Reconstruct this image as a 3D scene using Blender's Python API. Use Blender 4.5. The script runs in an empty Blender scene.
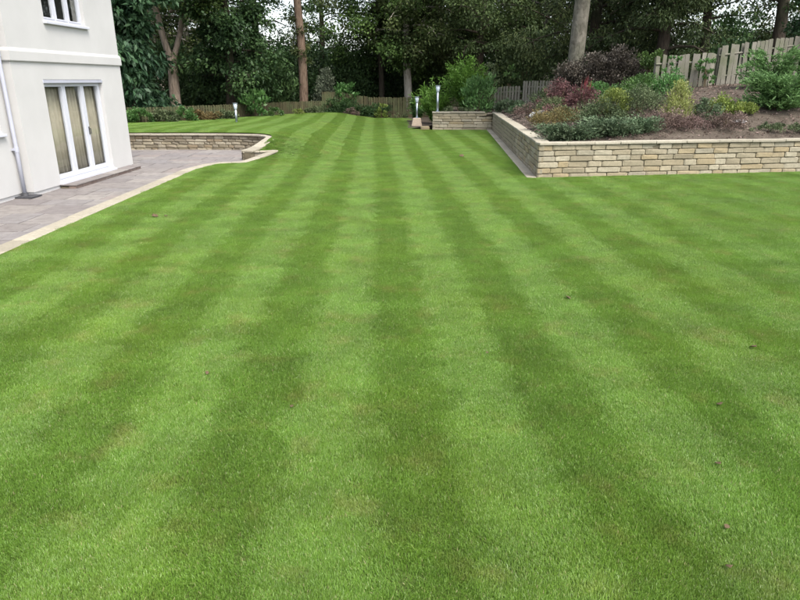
import bpy, bmesh, math, random
import numpy as np
from mathutils import Vector, Matrix
from mathutils.geometry import delaunay_2d_cdt

scene = bpy.context.scene
COL = scene.collection
R = math.radians

# ------------------------------------------------------------------ camera
cam = bpy.data.cameras.new('camera')
cam.sensor_width = 36.0
cam.lens = 36.0 * 632.0 / 800.0
cam.clip_start = 0.05
cam.clip_end = 2000.0
cam_o = bpy.data.objects.new('camera', cam)
COL.objects.link(cam_o)
cam_o.location = (0, 0, 2.25)
cam_o.rotation_euler = (R(90) - math.atan(220.0 / 632.0), 0, 0)
scene.camera = cam_o

# ------------------------------------------------------------------ world, sun, exposure
SUN_EL, SUN_AZ = R(56), R(143)          # azimuth measured from +Y towards +X
world = bpy.data.worlds.new('World')
scene.world = world
world.use_nodes = True
wn = world.node_tree
wn.nodes.clear()
w_out = wn.nodes.new('ShaderNodeOutputWorld')
w_bg = wn.nodes.new('ShaderNodeBackground')
w_sky = wn.nodes.new('ShaderNodeTexSky')
w_sky.sky_type = 'NISHITA'
w_sky.sun_disc = False
w_sky.sun_elevation = SUN_EL
w_sky.sun_rotation = SUN_AZ
w_sky.dust_density = 3.0
w_hs = wn.nodes.new('ShaderNodeHueSaturation')
w_hs.inputs['Saturation'].default_value = 0.48      # thin cloud: paler than a clear sky
w_bg.inputs['Strength'].default_value = 0.15
wn.links.new(w_sky.outputs[0], w_hs.inputs['Color'])
wn.links.new(w_hs.outputs[0], w_bg.inputs['Color'])
wn.links.new(w_bg.outputs[0], w_out.inputs['Surface'])

sun = bpy.data.lights.new('sun', 'SUN')
sun.energy = 1.4
sun.angle = R(24)
sun.color = (1.0, 0.955, 0.88)
sun_o = bpy.data.objects.new('sun', sun)
COL.objects.link(sun_o)
sd = Vector((math.sin(SUN_AZ) * math.cos(SUN_EL), math.cos(SUN_AZ) * math.cos(SUN_EL), math.sin(SUN_EL)))
sun_o.rotation_euler = (-sd).to_track_quat('-Z', 'Y').to_euler()
sun_o.location = sd * 60

scene.view_settings.view_transform = 'Standard'
scene.view_settings.look = 'None'
scene.view_settings.gamma = 1.0
scene.view_settings.use_curve_mapping = False
scene.view_settings.exposure = 1.55
scene.cycles.max_bounces = 7
scene.cycles.transparent_max_bounces = 12

# ------------------------------------------------------------------ helpers
def tag(o, label=None, cat=None, group=None, kind=None):
    if label: o['label'] = label
    if cat: o['category'] = cat
    if group: o['group'] = group
    if kind: o['kind'] = kind
    return o

def empty(name, loc=(0, 0, 0), rz=0.0):
    o = bpy.data.objects.new(name, None)
    o.empty_display_size = 0.2
    o.location = loc
    o.rotation_euler = (0, 0, rz)
    COL.objects.link(o)
    return o

def link(name, me, mat=None, parent=None, loc=(0, 0, 0), rot=(0, 0, 0), scale=(1, 1, 1)):
    o = bpy.data.objects.new(name, me)
    if mat is not None and len(me.materials) == 0:
        me.materials.append(mat)
    o.location = loc
    o.rotation_euler = rot
    o.scale = scale
    COL.objects.link(o)
    if parent is not None:
        o.parent = parent
    return o

def np_mesh(name, V, F, var=None, smooth=False):
    """mesh out of numpy arrays; F is (n,3) or (n,4); var is a float per face"""
    V = np.ascontiguousarray(V, dtype=np.float32)
    F = np.ascontiguousarray(F, dtype=np.int32)
    n, k = F.shape
    me = bpy.data.meshes.new(name)
    me.vertices.add(len(V)); me.vertices.foreach_set('co', V.ravel())
    me.loops.add(n * k); me.loops.foreach_set('vertex_index', F.ravel())
    me.polygons.add(n)
    me.polygons.foreach_set('loop_start', np.arange(0, n * k, k, dtype=np.int32))
    me.polygons.foreach_set('loop_total', np.full(n, k, dtype=np.int32))
    if smooth:
        me.polygons.foreach_set('use_smooth', np.ones(n, dtype=bool))
    if var is not None:
        a = me.attributes.new('var', 'FLOAT', 'FACE')
        a.data.foreach_set('value', np.ascontiguousarray(var, dtype=np.float32))
    me.update(calc_edges=True)
    return me

class MB:
    """collects boxes, prisms and tubes into one mesh"""
    def __init__(self): self.v, self.f = [], []
    def add(self, vs, fs):
        b = len(self.v); self.v += [tuple(p) for p in vs]; self.f += [tuple(b + i for i in f) for f in fs]; return self
    def box(self, x0, x1, y0, y1, z0, z1):
        return self.add([(x0,y0,z0),(x1,y0,z0),(x1,y1,z0),(x0,y1,z0),(x0,y0,z1),(x1,y0,z1),(x1,y1,z1),(x0,y1,z1)],
            [(0,3,2,1),(4,5,6,7),(0,1,5,4),(1,2,6,5),(2,3,7,6),(3,0,4,7)])
    def prism(self, pts, z0, z1):
        n = len(pts)
        zs0 = z0 if hasattr(z0, '__len__') else [z0] * n
        zs1 = z1 if hasattr(z1, '__len__') else [z1] * n
        vs = [(p[0], p[1], a) for p, a in zip(pts, zs0)] + [(p[0], p[1], a) for p, a in zip(pts, zs1)]
        fs = [tuple(range(n - 1, -1, -1)), tuple(range(n, 2 * n))] + [(i, (i + 1) % n, n + (i + 1) % n, n + i) for i in range(n)]
        return self.add(vs, fs)
    def tube(self, path, radii, sides=8, cap=True):
        path = [Vector(p) for p in path]
        rings = []
        for i, p in enumerate(path):
            t = (path[min(i + 1, len(path) - 1)] - path[max(i - 1, 0)]).normalized()
            a = t.cross(Vector((0.31, 0.95, 0.05)) if abs(t.y) < 0.9 else Vector((1, 0, 0))).normalized()
            b = t.cross(a)
            r = radii[i] if hasattr(radii, '__len__') else radii
            rings.append([p + (a * math.cos(k * math.tau / sides) + b * math.sin(k * math.tau / sides)) * r for k in range(sides)])
        vs = [q for ring in rings for q in ring]
        fs = []
        for i in range(len(path) - 1):
            for k in range(sides):
                k2 = (k + 1) % sides
                fs.append((i * sides + k, (i + 1) * sides + k, (i + 1) * sides + k2, i * sides + k2))
        if cap:
            fs.append(tuple(range(sides))); fs.append(tuple((len(path) - 1) * sides + k for k in range(sides - 1, -1, -1)))
        return self.add(vs, fs)
    def mesh(self, name, smooth=False, bevel=0.0):
        me = bpy.data.meshes.new(name)
        me.from_pydata(self.v, [], self.f)
        if bevel > 0:
            bm = bmesh.new(); bm.from_mesh(me)
            bmesh.ops.bevel(bm, geom=bm.edges[:], offset=bevel, segments=1, affect='EDGES')
            bm.to_mesh(me); bm.free()
        if smooth:
            me.polygons.foreach_set('use_smooth', [True] * len(me.polygons))
        me.update()
        return me
    def build(self, name, mat, parent=None, smooth=False, bevel=0.0, **k):
        return link(name, self.mesh(name, smooth, bevel), mat, parent, **k)

# ------------------------------------------------------------------ materials
def new_mat(name):
    m = bpy.data.materials.new(name); m.use_nodes = True
    nt = m.node_tree; nt.nodes.clear()
    out = nt.nodes.new('ShaderNodeOutputMaterial')
    return m, nt, out

def ramp(nt, fac, stops, interp='LINEAR'):
    r = nt.nodes.new('ShaderNodeValToRGB')
    r.color_ramp.interpolation = interp
    el = r.color_ramp.elements
    while len(el) < len(stops): el.new(0.5)
    for e, (p, c) in zip(el, stops):
        e.position = p; e.color = (*c, 1)
    nt.links.new(fac, r.inputs[0])
    return r.outputs[0]

def noise(nt, scale, detail=4, rough=0.55, vec=None, dist=0.0):
    n = nt.nodes.new('ShaderNodeTexNoise')
    n.inputs['Scale'].default_value = scale; n.inputs['Detail'].default_value = detail
    n.inputs['Roughness'].default_value = rough; n.inputs['Distortion'].default_value = dist
    if vec is not None: nt.links.new(vec, n.inputs['Vector'])
    return n.outputs['Fac']

def coords(nt, which='Object', scale=None):
    t = nt.nodes.new('ShaderNodeTexCoord')
    o = t.outputs[which]
    if scale:
        mp = nt.nodes.new('ShaderNodeMapping'); mp.inputs['Scale'].default_value = scale
        nt.links.new(o, mp.inputs['Vector']); o = mp.outputs[0]
    return o

def wpos(nt, scale=None):
    g = nt.nodes.new('ShaderNodeNewGeometry').outputs['Position']
    if scale:
        mp = nt.nodes.new('ShaderNodeMapping'); mp.inputs['Scale'].default_value = scale
        nt.links.new(g, mp.inputs['Vector']); g = mp.outputs[0]
    return g

def mixc(nt, fac, a, b, mode='MIX'):
    m = nt.nodes.new('ShaderNodeMix'); m.data_type = 'RGBA'; m.blend_type = mode
    for sock, val in ((m.inputs[0], fac), (m.inputs[6], a), (m.inputs[7], b)):
        if isinstance(val, (int, float)): sock.default_value = val
        elif isinstance(val, tuple): sock.default_value = (*val, 1)
        else: nt.links.new(val, sock)
    return m.outputs[2]

def maprange(nt, v, a, b, c=0.0, d=1.0):
    m = nt.nodes.new('ShaderNodeMapRange')
    for i, x in ((1, a), (2, b), (3, c), (4, d)): m.inputs[i].default_value = x
    nt.links.new(v, m.inputs[0]); return m.outputs[0]

def bump(nt, h, strength=0.3, dist=0.02):
    b = nt.nodes.new('ShaderNodeBump'); b.inputs['Strength'].default_value = strength; b.inputs['Distance'].default_value = dist
    nt.links.new(h, b.inputs['Height']); return b.outputs[0]

def principled(nt, out, color, rough=0.8, spec=0.3, normal=None, metal=0.0):
    p = nt.nodes.new('ShaderNodeBsdfPrincipled')
    if isinstance(color, tuple): p.inputs['Base Color'].default_value = (*color, 1)
    else: nt.links.new(color, p.inputs['Base Color'])
    if isinstance(rough, (int, float)): p.inputs['Roughness'].default_value = rough
    else: nt.links.new(rough, p.inputs['Roughness'])
    p.inputs['Specular IOR Level'].default_value = spec
    p.inputs['Metallic'].default_value = metal
    if normal is not None: nt.links.new(normal, p.inputs['Normal'])
    if out is not None: nt.links.new(p.outputs[0], out.inputs['Surface'])
    return p

def simple(name, c1, c2, scale=3.0, rough=0.8, spec=0.3, bs=0.2, bscale=None, bdist=0.02, metal=0.0, use_world=True):
    m, nt, out = new_mat(name)
    v = wpos(nt) if use_world else coords(nt)
    f = noise(nt, scale, 5, 0.6, v)
    c = ramp(nt, f, [(0.3, c1), (0.7, c2)])
    n = bump(nt, noise(nt, bscale or scale * 6, 5, 0.6, v), bs, bdist) if bs else None
    principled(nt, out, c, rough, spec, n, metal)
    return m

def stone_mat(name, cols, dirt=(0.10, 0.085, 0.06), rough=0.9, fine=18.0, dirt_amt=0.5):
    """each stone takes its own tone out of the object's random number"""
    m, nt, out = new_mat(name)
    oi = nt.nodes.new('ShaderNodeObjectInfo').outputs['Random']
    base = ramp(nt, oi, [(i / (len(cols) - 1), c) for i, c in enumerate(cols)])
    v = wpos(nt)
    n1 = noise(nt, fine, 6, 0.65, v)
    n2 = noise(nt, 3.1, 4, 0.6, v)
    c = mixc(nt, maprange(nt, n1, 0.45, 0.75, 0, dirt_amt), base, dirt)
    c = mixc(nt, maprange(nt, n2, 0.35, 0.7, 0, 0.35), c, tuple(k * 0.72 for k in cols[0]))
    principled(nt, out, c, rough, 0.2, bump(nt, n1, 0.5, 0.012))
    return m

def leaf_mat(name, stops, rough=0.55, spec=0.2, transl=0.25):
    m, nt, out = new_mat(name)
    at = nt.nodes.new('ShaderNodeAttribute'); at.attribute_name = 'var'
    oi = nt.nodes.new('ShaderNodeObjectInfo').outputs['Random']
    c = ramp(nt, at.outputs['Fac'], stops)
    hs = nt.nodes.new('ShaderNodeHueSaturation')
    nt.links.new(maprange(nt, oi, 0, 1, 0.485, 0.515), hs.inputs['Hue'])
    nt.links.new(maprange(nt, noise(nt, 0.9, 3, 0.5, wpos(nt)), 0.3, 0.7, 0.75, 1.25), hs.inputs['Value'])
    nt.links.new(c, hs.inputs['Color'])
    p = principled(nt, None, hs.outputs[0], rough, spec)
    tr = nt.nodes.new('ShaderNodeBsdfTranslucent')
    nt.links.new(hs.outputs[0], tr.inputs['Color'])
    mx = nt.nodes.new('ShaderNodeMixShader'); mx.inputs[0].default_value = transl
    nt.links.new(p.outputs[0], mx.inputs[1]); nt.links.new(tr.outputs[0], mx.inputs[2])
    nt.links.new(mx.outputs[0], out.inputs['Surface'])
    return m

def bark_mat(name, c1, c2, c3, sc=(6, 6, 1.2), green=0.0):
    m, nt, out = new_mat(name)
    v = wpos(nt, sc)
    f = noise(nt, 2.0, 6, 0.65, v, 0.6)
    c = ramp(nt, f, [(0.3, c1), (0.5, c2), (0.72, c3)])
    f2 = noise(nt, 0.9, 4, 0.6, wpos(nt))
    c = mixc(nt, maprange(nt, f2, 0.45, 0.7, 0, green), c, (0.045, 0.06, 0.03))
    principled(nt, out, c, 0.95, 0.15, bump(nt, f, 0.9, 0.05))
    return m

M = {}
M['soil'] = simple('soil', (0.050, 0.040, 0.031), (0.105, 0.086, 0.068), 2.5, 0.95, 0.1, 0.9, 14, 0.06)
M['wood_floor'] = simple('leaf_litter', (0.03, 0.024, 0.014), (0.07, 0.055, 0.03), 1.5, 0.95, 0.1, 0.9, 9, 0.08)
M['thatch'] = simple('lawn_thatch', (0.05, 0.085, 0.016), (0.085, 0.11, 0.03), 5.0, 0.95, 0.1, 0.8, 60, 0.02)
M['render'] = simple('wall_render', (0.445, 0.437, 0.425), (0.485, 0.477, 0.464), 1.3, 0.85, 0.2, 0.12, 90, 0.004)
M['render_inner'] = simple('room_plaster', (0.45, 0.42, 0.37), (0.5, 0.47, 0.42), 1.0, 0.9, 0.1, 0)
M['pvc'] = simple('white_plastic', (0.50, 0.51, 0.56), (0.54, 0.55, 0.60), 2.0, 0.35, 0.5, 0)
M['pipe'] = simple('pipe_plastic', (0.37, 0.38, 0.44), (0.41, 0.42, 0.48), 2.0, 0.4, 0.5, 0)
M['dark_rubber'] = simple('dark_plastic', (0.03, 0.03, 0.034), (0.06, 0.06, 0.065), 8.0, 0.6, 0.4, 0.2)
M['roof'] = simple('roof_slate', (0.07, 0.075, 0.085), (0.12, 0.12, 0.13), 6, 0.7, 0.3, 0.4)
M['curtain'] = simple('curtain_cloth', (0.34, 0.305, 0.24), (0.42, 0.38, 0.305), 3.0, 0.95, 0.1, 0.1)
M['steel'] = simple('brushed_steel', (0.36, 0.41, 0.46), (0.44, 0.49, 0.54), 20, 0.38, 0.5, 0.05, metal=0.75)
M['lamp_glass'] = simple('frosted_glass', (0.40, 0.46, 0.51), (0.46, 0.52, 0.56), 20, 0.3, 0.5, 0)
M['mortar'] = simple('mortar', (0.10, 0.085, 0.06), (0.17, 0.145, 0.10), 9, 0.95, 0.1, 0.6)
M['sandstone'] = stone_mat('walling_stone', [(0.32, 0.28, 0.195), (0.20, 0.17, 0.115), (0.35, 0.31, 0.225), (0.29, 0.23, 0.135), (0.255, 0.23, 0.172), (0.38, 0.34, 0.25)])
M['coping'] = stone_mat('coping_stone', [(0.31, 0.28, 0.215), (0.36, 0.33, 0.26), (0.26, 0.235, 0.18)], (0.14, 0.125, 0.095), dirt_amt=0.55)
M['rubble'] = stone_mat('rubble_stone', [(0.29, 0.25, 0.175), (0.16, 0.135, 0.10), (0.36, 0.325, 0.25), (0.22, 0.17, 0.11), (0.26, 0.235, 0.19)])
M['slab'] = stone_mat('paving_slab', [(0.22, 0.20, 0.185), (0.165, 0.148, 0.145), (0.255, 0.235, 0.215), (0.185, 0.172, 0.172), (0.235, 0.20, 0.178)], (0.085, 0.074, 0.068), 0.8, 5.0, 0.7)
M['step_brick'] = stone_mat('step_stone', [(0.20, 0.145, 0.125), (0.27, 0.22, 0.19), (0.24, 0.18, 0.15)])
M['rock'] = stone_mat('grey_rock', [(0.20, 0.20, 0.205), (0.26, 0.255, 0.25)])
M['white_stone'] = stone_mat('pale_stone', [(0.62, 0.62, 0.63), (0.7, 0.7, 0.7)], (0.45, 0.44, 0.42))
M['block'] = stone_mat('buff_block', [(0.46, 0.36, 0.27), (0.5, 0.4, 0.3)])
def wood_mat(name, cols, green):
    m, nt, out = new_mat(name)
    oi = nt.nodes.new('ShaderNodeObjectInfo').outputs['Random']
    base = ramp(nt, oi, [(i / (len(cols) - 1), c) for i, c in enumerate(cols)])
    f = noise(nt, 2.5, 5, 0.6, wpos(nt, (22, 22, 1.4)))
    c = mixc(nt, maprange(nt, f, 0.35, 0.7, 0, 0.6), base, tuple(k * 0.55 for k in cols[0]))
    c = mixc(nt, maprange(nt, noise(nt, 1.6, 4, 0.6, wpos(nt)), 0.42, 0.7, 0, green), c, (0.075, 0.09, 0.042))
    principled(nt, out, c, 0.9, 0.15, bump(nt, f, 0.5, 0.01))
    return m
M['grey_wood'] = wood_mat('weathered_wood', [(0.20, 0.188, 0.155), (0.155, 0.145, 0.12), (0.235, 0.22, 0.18)], 0.6)
M['brown_wood'] = wood_mat('brown_fence_wood', [(0.075, 0.068, 0.035), (0.05, 0.046, 0.026), (0.095, 0.086, 0.046)], 1.0)
M['bark_brown'] = bark_mat('bark_brown', (0.05, 0.036, 0.026), (0.15, 0.105, 0.075), (0.24, 0.18, 0.135))
M['bark_pale'] = bark_mat('bark_pale', (0.17, 0.15, 0.12), (0.36, 0.325, 0.27), (0.5, 0.46, 0.39))
M['bark_fork'] = bark_mat('bark_fork', (0.10, 0.08, 0.06), (0.25, 0.20, 0.155), (0.36, 0.30, 0.24))
M['bark_grey'] = bark_mat('bark_grey', (0.05, 0.046, 0.036), (0.12, 0.11, 0.088), (0.185, 0.17, 0.14), (2.5, 2.5, 1.5), 0.4)
M['bark_mid'] = bark_mat('bark_mid', (0.06, 0.05, 0.038), (0.16, 0.135, 0.105), (0.24, 0.205, 0.165), green=0.3)
M['bark_dark'] = bark_mat('bark_dark', (0.016, 0.013, 0.010), (0.045, 0.036, 0.027), (0.075, 0.06, 0.045), green=0.5)
M['stem'] = bark_mat('stem_bark', (0.05, 0.035, 0.02), (0.10, 0.075, 0.045), (0.15, 0.115, 0.075))
M['dead_leaf'] = simple('dead_leaf', (0.06, 0.042, 0.022), (0.13, 0.092, 0.052), 40, 0.8, 0.2, 0.2)

def L3(a, b, c): return [(0.0, a), (0.5, b), (1.0, c)]
M['lf_dark'] = leaf_mat('leaf_dark', L3((0.016, 0.036, 0.014), (0.038, 0.076, 0.026), (0.080, 0.140, 0.045)))
M['lf_blue'] = leaf_mat('leaf_bluegreen', L3((0.018, 0.045, 0.023), (0.046, 0.094, 0.044), (0.100, 0.175, 0.080)), 0.5, 0.25)
M['lf_mid'] = leaf_mat('leaf_mid', L3((0.028, 0.054, 0.015), (0.062, 0.112, 0.028), (0.120, 0.190, 0.050)))
M['lf_olive'] = leaf_mat('leaf_olive', L3((0.024, 0.038, 0.013), (0.054, 0.078, 0.025), (0.105, 0.138, 0.044)), 0.6, 0.2)
M['lf_yew'] = leaf_mat('leaf_yew', L3((0.018, 0.032, 0.012), (0.044, 0.068, 0.024), (0.095, 0.125, 0.042)), 0.6, 0.2, 0.1)
M['lf_bright'] = leaf_mat('leaf_bright', L3((0.06, 0.12, 0.022), (0.12, 0.22, 0.035), (0.20, 0.33, 0.06)), 0.5, 0.25, 0.3)
M['lf_green'] = leaf_mat('leaf_green', L3((0.035, 0.085, 0.025), (0.07, 0.155, 0.04), (0.12, 0.23, 0.07)), 0.45, 0.3, 0.25)
M['lf_glossy'] = leaf_mat('leaf_glossy', L3((0.05, 0.115, 0.035), (0.10, 0.20, 0.06), (0.17, 0.29, 0.11)), 0.5, 0.22, 0.25)
M['lf_juniper'] = leaf_mat('leaf_juniper', L3((0.035, 0.062, 0.030), (0.075, 0.118, 0.060), (0.14, 0.185, 0.105)), 0.6, 0.2, 0.1)
M['lf_grey'] = leaf_mat('leaf_grey', L3((0.05, 0.065, 0.042), (0.095, 0.115, 0.075), (0.16, 0.18, 0.125)), 0.7, 0.2, 0.15)
M['lf_purple'] = leaf_mat('leaf_purple', L3((0.030, 0.027, 0.020), (0.060, 0.052, 0.040), (0.105, 0.092, 0.070)), 0.5, 0.25, 0.15)
M['lf_burg'] = leaf_mat('leaf_burgundy', L3((0.06, 0.030, 0.030), (0.115, 0.058, 0.055), (0.20, 0.115, 0.10)), 0.5, 0.25, 0.2)
M['lf_red'] = leaf_mat('leaf_red', L3((0.10, 0.014, 0.022), (0.19, 0.030, 0.045), (0.28, 0.07, 0.085)), 0.4, 0.3, 0.25)
M['lf_yellow'] = leaf_mat('leaf_yellow', L3((0.15, 0.18, 0.045), (0.26, 0.295, 0.09), (0.40, 0.42, 0.19)), 0.5, 0.25, 0.25)
M['lf_lime'] = leaf_mat('leaf_lime', L3((0.09, 0.125, 0.025), (0.16, 0.21, 0.045), (0.27, 0.32, 0.08)), 0.5, 0.25, 0.25)
M['lf_orange'] = leaf_mat('leaf_orange', L3((0.085, 0.075, 0.03), (0.15, 0.125, 0.05), (0.22, 0.165, 0.07)), 0.6, 0.2, 0.2)
M['lf_heather'] = leaf_mat('leaf_heather', L3((0.085, 0.058, 0.048), (0.15, 0.105, 0.09), (0.25, 0.185, 0.165)), 0.8, 0.1, 0.1)
M['lf_fern'] = leaf_mat('leaf_fern', L3((0.06, 0.115, 0.035), (0.105, 0.19, 0.062), (0.17, 0.28, 0.10)), 0.55, 0.2, 0.3)
M['lf_sage'] = leaf_mat('leaf_sage', L3((0.045, 0.065, 0.03), (0.09, 0.12, 0.055), (0.15, 0.185, 0.09)), 0.65, 0.2, 0.15)

# glass pane: clear with a mirror-like surface reflection
def glass_mat():
    m, nt, out = new_mat('window_glass')
    gl = nt.nodes.new('ShaderNodeBsdfGlossy'); gl.inputs['Roughness'].default_value = 0.015
    gl.inputs['Color'].default_value = (0.95, 0.97, 1, 1)
    tr = nt.nodes.new('ShaderNodeBsdfTransparent'); tr.inputs['Color'].default_value = (0.93, 0.94, 0.93, 1)
    fr = nt.nodes.new('ShaderNodeFresnel'); fr.inputs['IOR'].default_value = 1.5
    mx = nt.nodes.new('ShaderNodeMixShader')
    ge = nt.nodes.new('ShaderNodeNewGeometry')          # the inner face of the pane adds no second reflection
    iv = nt.nodes.new('ShaderNodeMath'); iv.operation = 'SUBTRACT'; iv.inputs[0].default_value = 1.0
    nt.links.new(ge.outputs['Backfacing'], iv.inputs[1])
    mu = nt.nodes.new('ShaderNodeMath'); mu.operation = 'MULTIPLY'
    nt.links.new(fr.outputs[0], mu.inputs[0]); nt.links.new(iv.outputs[0], mu.inputs[1])
    nt.links.new(mu.outputs[0], mx.inputs[0]); nt.links.new(tr.outputs[0], mx.inputs[1]); nt.links.new(gl.outputs[0], mx.inputs[2])
    nt.links.new(mx.outputs[0], out.inputs['Surface'])
    return m
M['glass'] = glass_mat()

# grass blade
def grass_mat():
    m, nt, out = new_mat('grass_blade')
    at = nt.nodes.new('ShaderNodeAttribute'); at.attribute_name = 'var'
    g = wpos(nt)
    c = ramp(nt, at.outputs['Fac'], [(0.0, (0.110, 0.200, 0.022)), (0.45, (0.162, 0.295, 0.040)), (0.78, (0.215, 0.345, 0.080)), (0.88, (0.29, 0.35, 0.10)), (1.0, (0.46, 0.41, 0.22))])
    # patches: some lusher, some yellower with thatch
    n1 = noise(nt, 0.45, 5, 0.65, g)
    n2 = noise(nt, 2.3, 4, 0.6, g)
    c = mixc(nt, maprange(nt, n1, 0.45, 0.7, 0, 0.30), c, (0.20, 0.27, 0.02))
    c = mixc(nt, maprange(nt, n2, 0.54, 0.74, 0, 0.42), c, (0.29, 0.25, 0.085))
    hs = nt.nodes.new('ShaderNodeHueSaturation')
    nt.links.new(maprange(nt, noise(nt, 1.5, 7, 0.72, g), 0.3, 0.7, 0.72, 1.22), hs.inputs['Value'])
    nt.links.new(c, hs.inputs['Color'])
    p = principled(nt, None, hs.outputs[0], 0.42, 0.6)
    tr = nt.nodes.new('ShaderNodeBsdfTranslucent'); nt.links.new(hs.outputs[0], tr.inputs['Color'])
    mx = nt.nodes.new('ShaderNodeMixShader'); mx.inputs[0].default_value = 0.36
    nt.links.new(p.outputs[0], mx.inputs[1]); nt.links.new(tr.outputs[0], mx.inputs[2])
    nt.links.new(mx.outputs[0], out.inputs['Surface'])
    return m
M['grass'] = grass_mat()

# ------------------------------------------------------------------ heights of the land
def ss(a, b, x):
    t = np.clip((np.asarray(x, dtype=float) - a) / (b - a), 0, 1)
    return t * t * (3 - 2 * t)
def lawn_z(x, y):
    """the lawn is level, but rises behind the sunken end of the terrace"""
    return 0.56 * ss(-1.4, -4.3, x) * ss(18.2, 21.0, y) * (1 - 0.38 * ss(23, 32, y))
def front_y(x): return 15.49 + (x - 3.33) * (1.06 / 7.03)
def side_x(y): return 3.33 + (y - 15.49) * (1.05 / 15.6)
def bank_z(x, y):
    x = np.asarray(x, dtype=float); y = np.asarray(y, dtype=float)
    u = np.maximum(0, y - front_y(x)); w = np.maximum(0, x - side_x(np.minimum(y, 31.2)))
    a = 1.75 * (1 - np.exp(-w / 4.0)) * (1 - np.exp(-u / 2.6)) * (1 - 0.5 * ss(24, 32, y) * ss(12, 7, x))
    left = ss(1.9, 2.9, x)
    back = np.where(y > 31.0, left, 1.0)
    return 0.02 + (0.70 + a) * back
def fz(f, *a): return float(f(*a))

# ------------------------------------------------------------------ the setting
def grid_sheet(name, mat, x0, x1, y0, y1, step, zf, jitter=0.0, seed=1):
    rng = np.random.default_rng(seed)
    xs = np.arange(x0, x1 + 1e-6, step); ys = np.arange(y0, y1 + 1e-6, step)
    X, Y = np.meshgrid(xs, ys)
    Z = zf(X, Y) + rng.normal(0, jitter, X.shape) if jitter else zf(X, Y)
    V = np.stack([X.ravel(), Y.ravel(), Z.ravel()], 1)
    nx, ny = len(xs), len(ys)
    i = (np.arange(ny - 1)[:, None] * nx + np.arange(nx - 1)[None, :]).ravel()
    F = np.stack([i, i + 1, i + nx + 1, i + nx], 1)
    o = link(name, np_mesh(name, V, F, smooth=True), mat)
    tag(o, kind='structure')
    return o, F, V

tag(MB().add([(-700, -700, -0.35), (700, -700, -0.35), (700, 700, -0.35), (-700, 700, -0.35)], [(0, 1, 2, 3)]).build('ground', M['wood_floor']), kind='structure')

# curved retaining wall of the sunken terrace (front face line, from the wing by the steps round to behind the house)
def smooth_path(ctrl, step=0.12):
    pts = []
    n = len(ctrl)
    for i in range(n - 1):
        p0, p1, p2, p3 = (np.array(ctrl[max(i - 1, 0)]), np.array(ctrl[i]), np.array(ctrl[i + 1]), np.array(ctrl[min(i + 2, n - 1)]))
        k = max(2, int(np.linalg.norm(p2 - p1) / step))
        for j in range(k):
            t = j / k
            pts.append(0.5 * ((2 * p1) + (-p0 + p2) * t + (2 * p0 - 5 * p1 + 4 * p2 - p3) * t * t + (-p0 + 3 * p1 - 3 * p2 + p3) * t ** 3))
    pts.append(np.array(ctrl[-1]))
    return [tuple(p) for p in pts]
CURVE = smooth_path([(-4.66, 19.1), (-4.38, 20.0), (-4.25, 20.9), (-4.75, 21.72), (-5.7, 22.05), (-7.0, 22.12), (-9.0, 22.08), (-11.5, 21.8), (-14.5, 21.3)])
ptA, ptB, ptC = (-4.66, 19.1), (-3.7, 19.45), (-4.45, 18.43)

def offset(path, d):
    out = []
    for i, p in enumerate(path):
        a, b = path[max(i - 1, 0)], path[min(i + 1, len(path) - 1)]
        tx, ty = b[0] - a[0], b[1] - a[1]; l = math.hypot(tx, ty)
        out.append((p[0] + ty / l * d, p[1] - tx / l * d))     # to the right of travel
    return out

lawn_poly = [(-5.47, -7), (17, -7), (17, front_y(17) + 0.1), (3.34, 15.5), (3.08, 15.44), (4.12, 31.05), (1.45, 31.12), (1.35, 32.2), (0.62, 33.6), (0.45, 36), (0.8, 40.9),
             (-1.25, 41.3), (-4.8, 40.7), (-6.5, 38.9), (-9.2, 34.2), (-12.2, 30.6), (-17, 29.9), (-17, 21.3)]
back = offset(CURVE, 0.17)[::-1]
lawn_poly += [back[0]] + back[4:-2:4] + [(-4.45, 19.25), (ptB[0] - 0.1, ptB[1] + 0.15), (ptB[0] + 0.0, ptB[1] - 0.15), (ptC[0], ptC[1] - 0.03), (-5.22, 18.18), (-5.47, 16.9)]

def inside(poly, X, Y):
    X = np.asarray(X); Y = np.asarray(Y); c = np.zeros(X.shape, bool); n = len(poly)
    for i in range(n):
        (x1, y1), (x2, y2) = poly[i], poly[(i + 1) % n]
        if y1 == y2: continue
        m = ((y1 > Y) != (y2 > Y)) & (X < (x2 - x1) * (Y - y1) / (y2 - y1) + x1)
        c ^= m
    return c
def edge_dist(poly, X, Y):
    d = np.full(X.shape, 1e9); n = len(poly)
    for i in range(n):
        (x1, y1), (x2, y2) = poly[i], poly[(i + 1) % n]
        dx, dy = x2 - x1, y2 - y1
        t = np.clip(((X - x1) * dx + (Y - y1) * dy) / (dx * dx + dy * dy), 0, 1)
        d = np.minimum(d, np.hypot(X - x1 - t * dx, Y - y1 - t * dy))
    return d

def make_lawn():
    gx, gy = np.meshgrid(np.arange(-17, 17, 0.6), np.arange(-7, 42, 0.6))
    gx, gy = gx.ravel(), gy.ravel()
    k = inside(lawn_poly, gx, gy) & (edge_dist(lawn_poly, gx, gy) > 0.2)
    pts = [Vector(p) for p in lawn_poly] + [Vector((a, b)) for a, b in zip(gx[k], gy[k])]
    n = len(lawn_poly)
    vs, es, fs, *_ = delaunay_2d_cdt(pts, [(i, (i + 1) % n) for i in range(n)], [], 1, 1e-4)
    me = bpy.data.meshes.new('lawn')
    me.from_pydata([(v.x, v.y, float(lawn_z(v.x, v.y))) for v in vs], [], [tuple(f) for f in fs])
    me.polygons.foreach_set('use_smooth', [True] * len(me.polygons))
    return tag(link('lawn', me, M['thatch']), kind='structure')
make_lawn()

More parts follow.
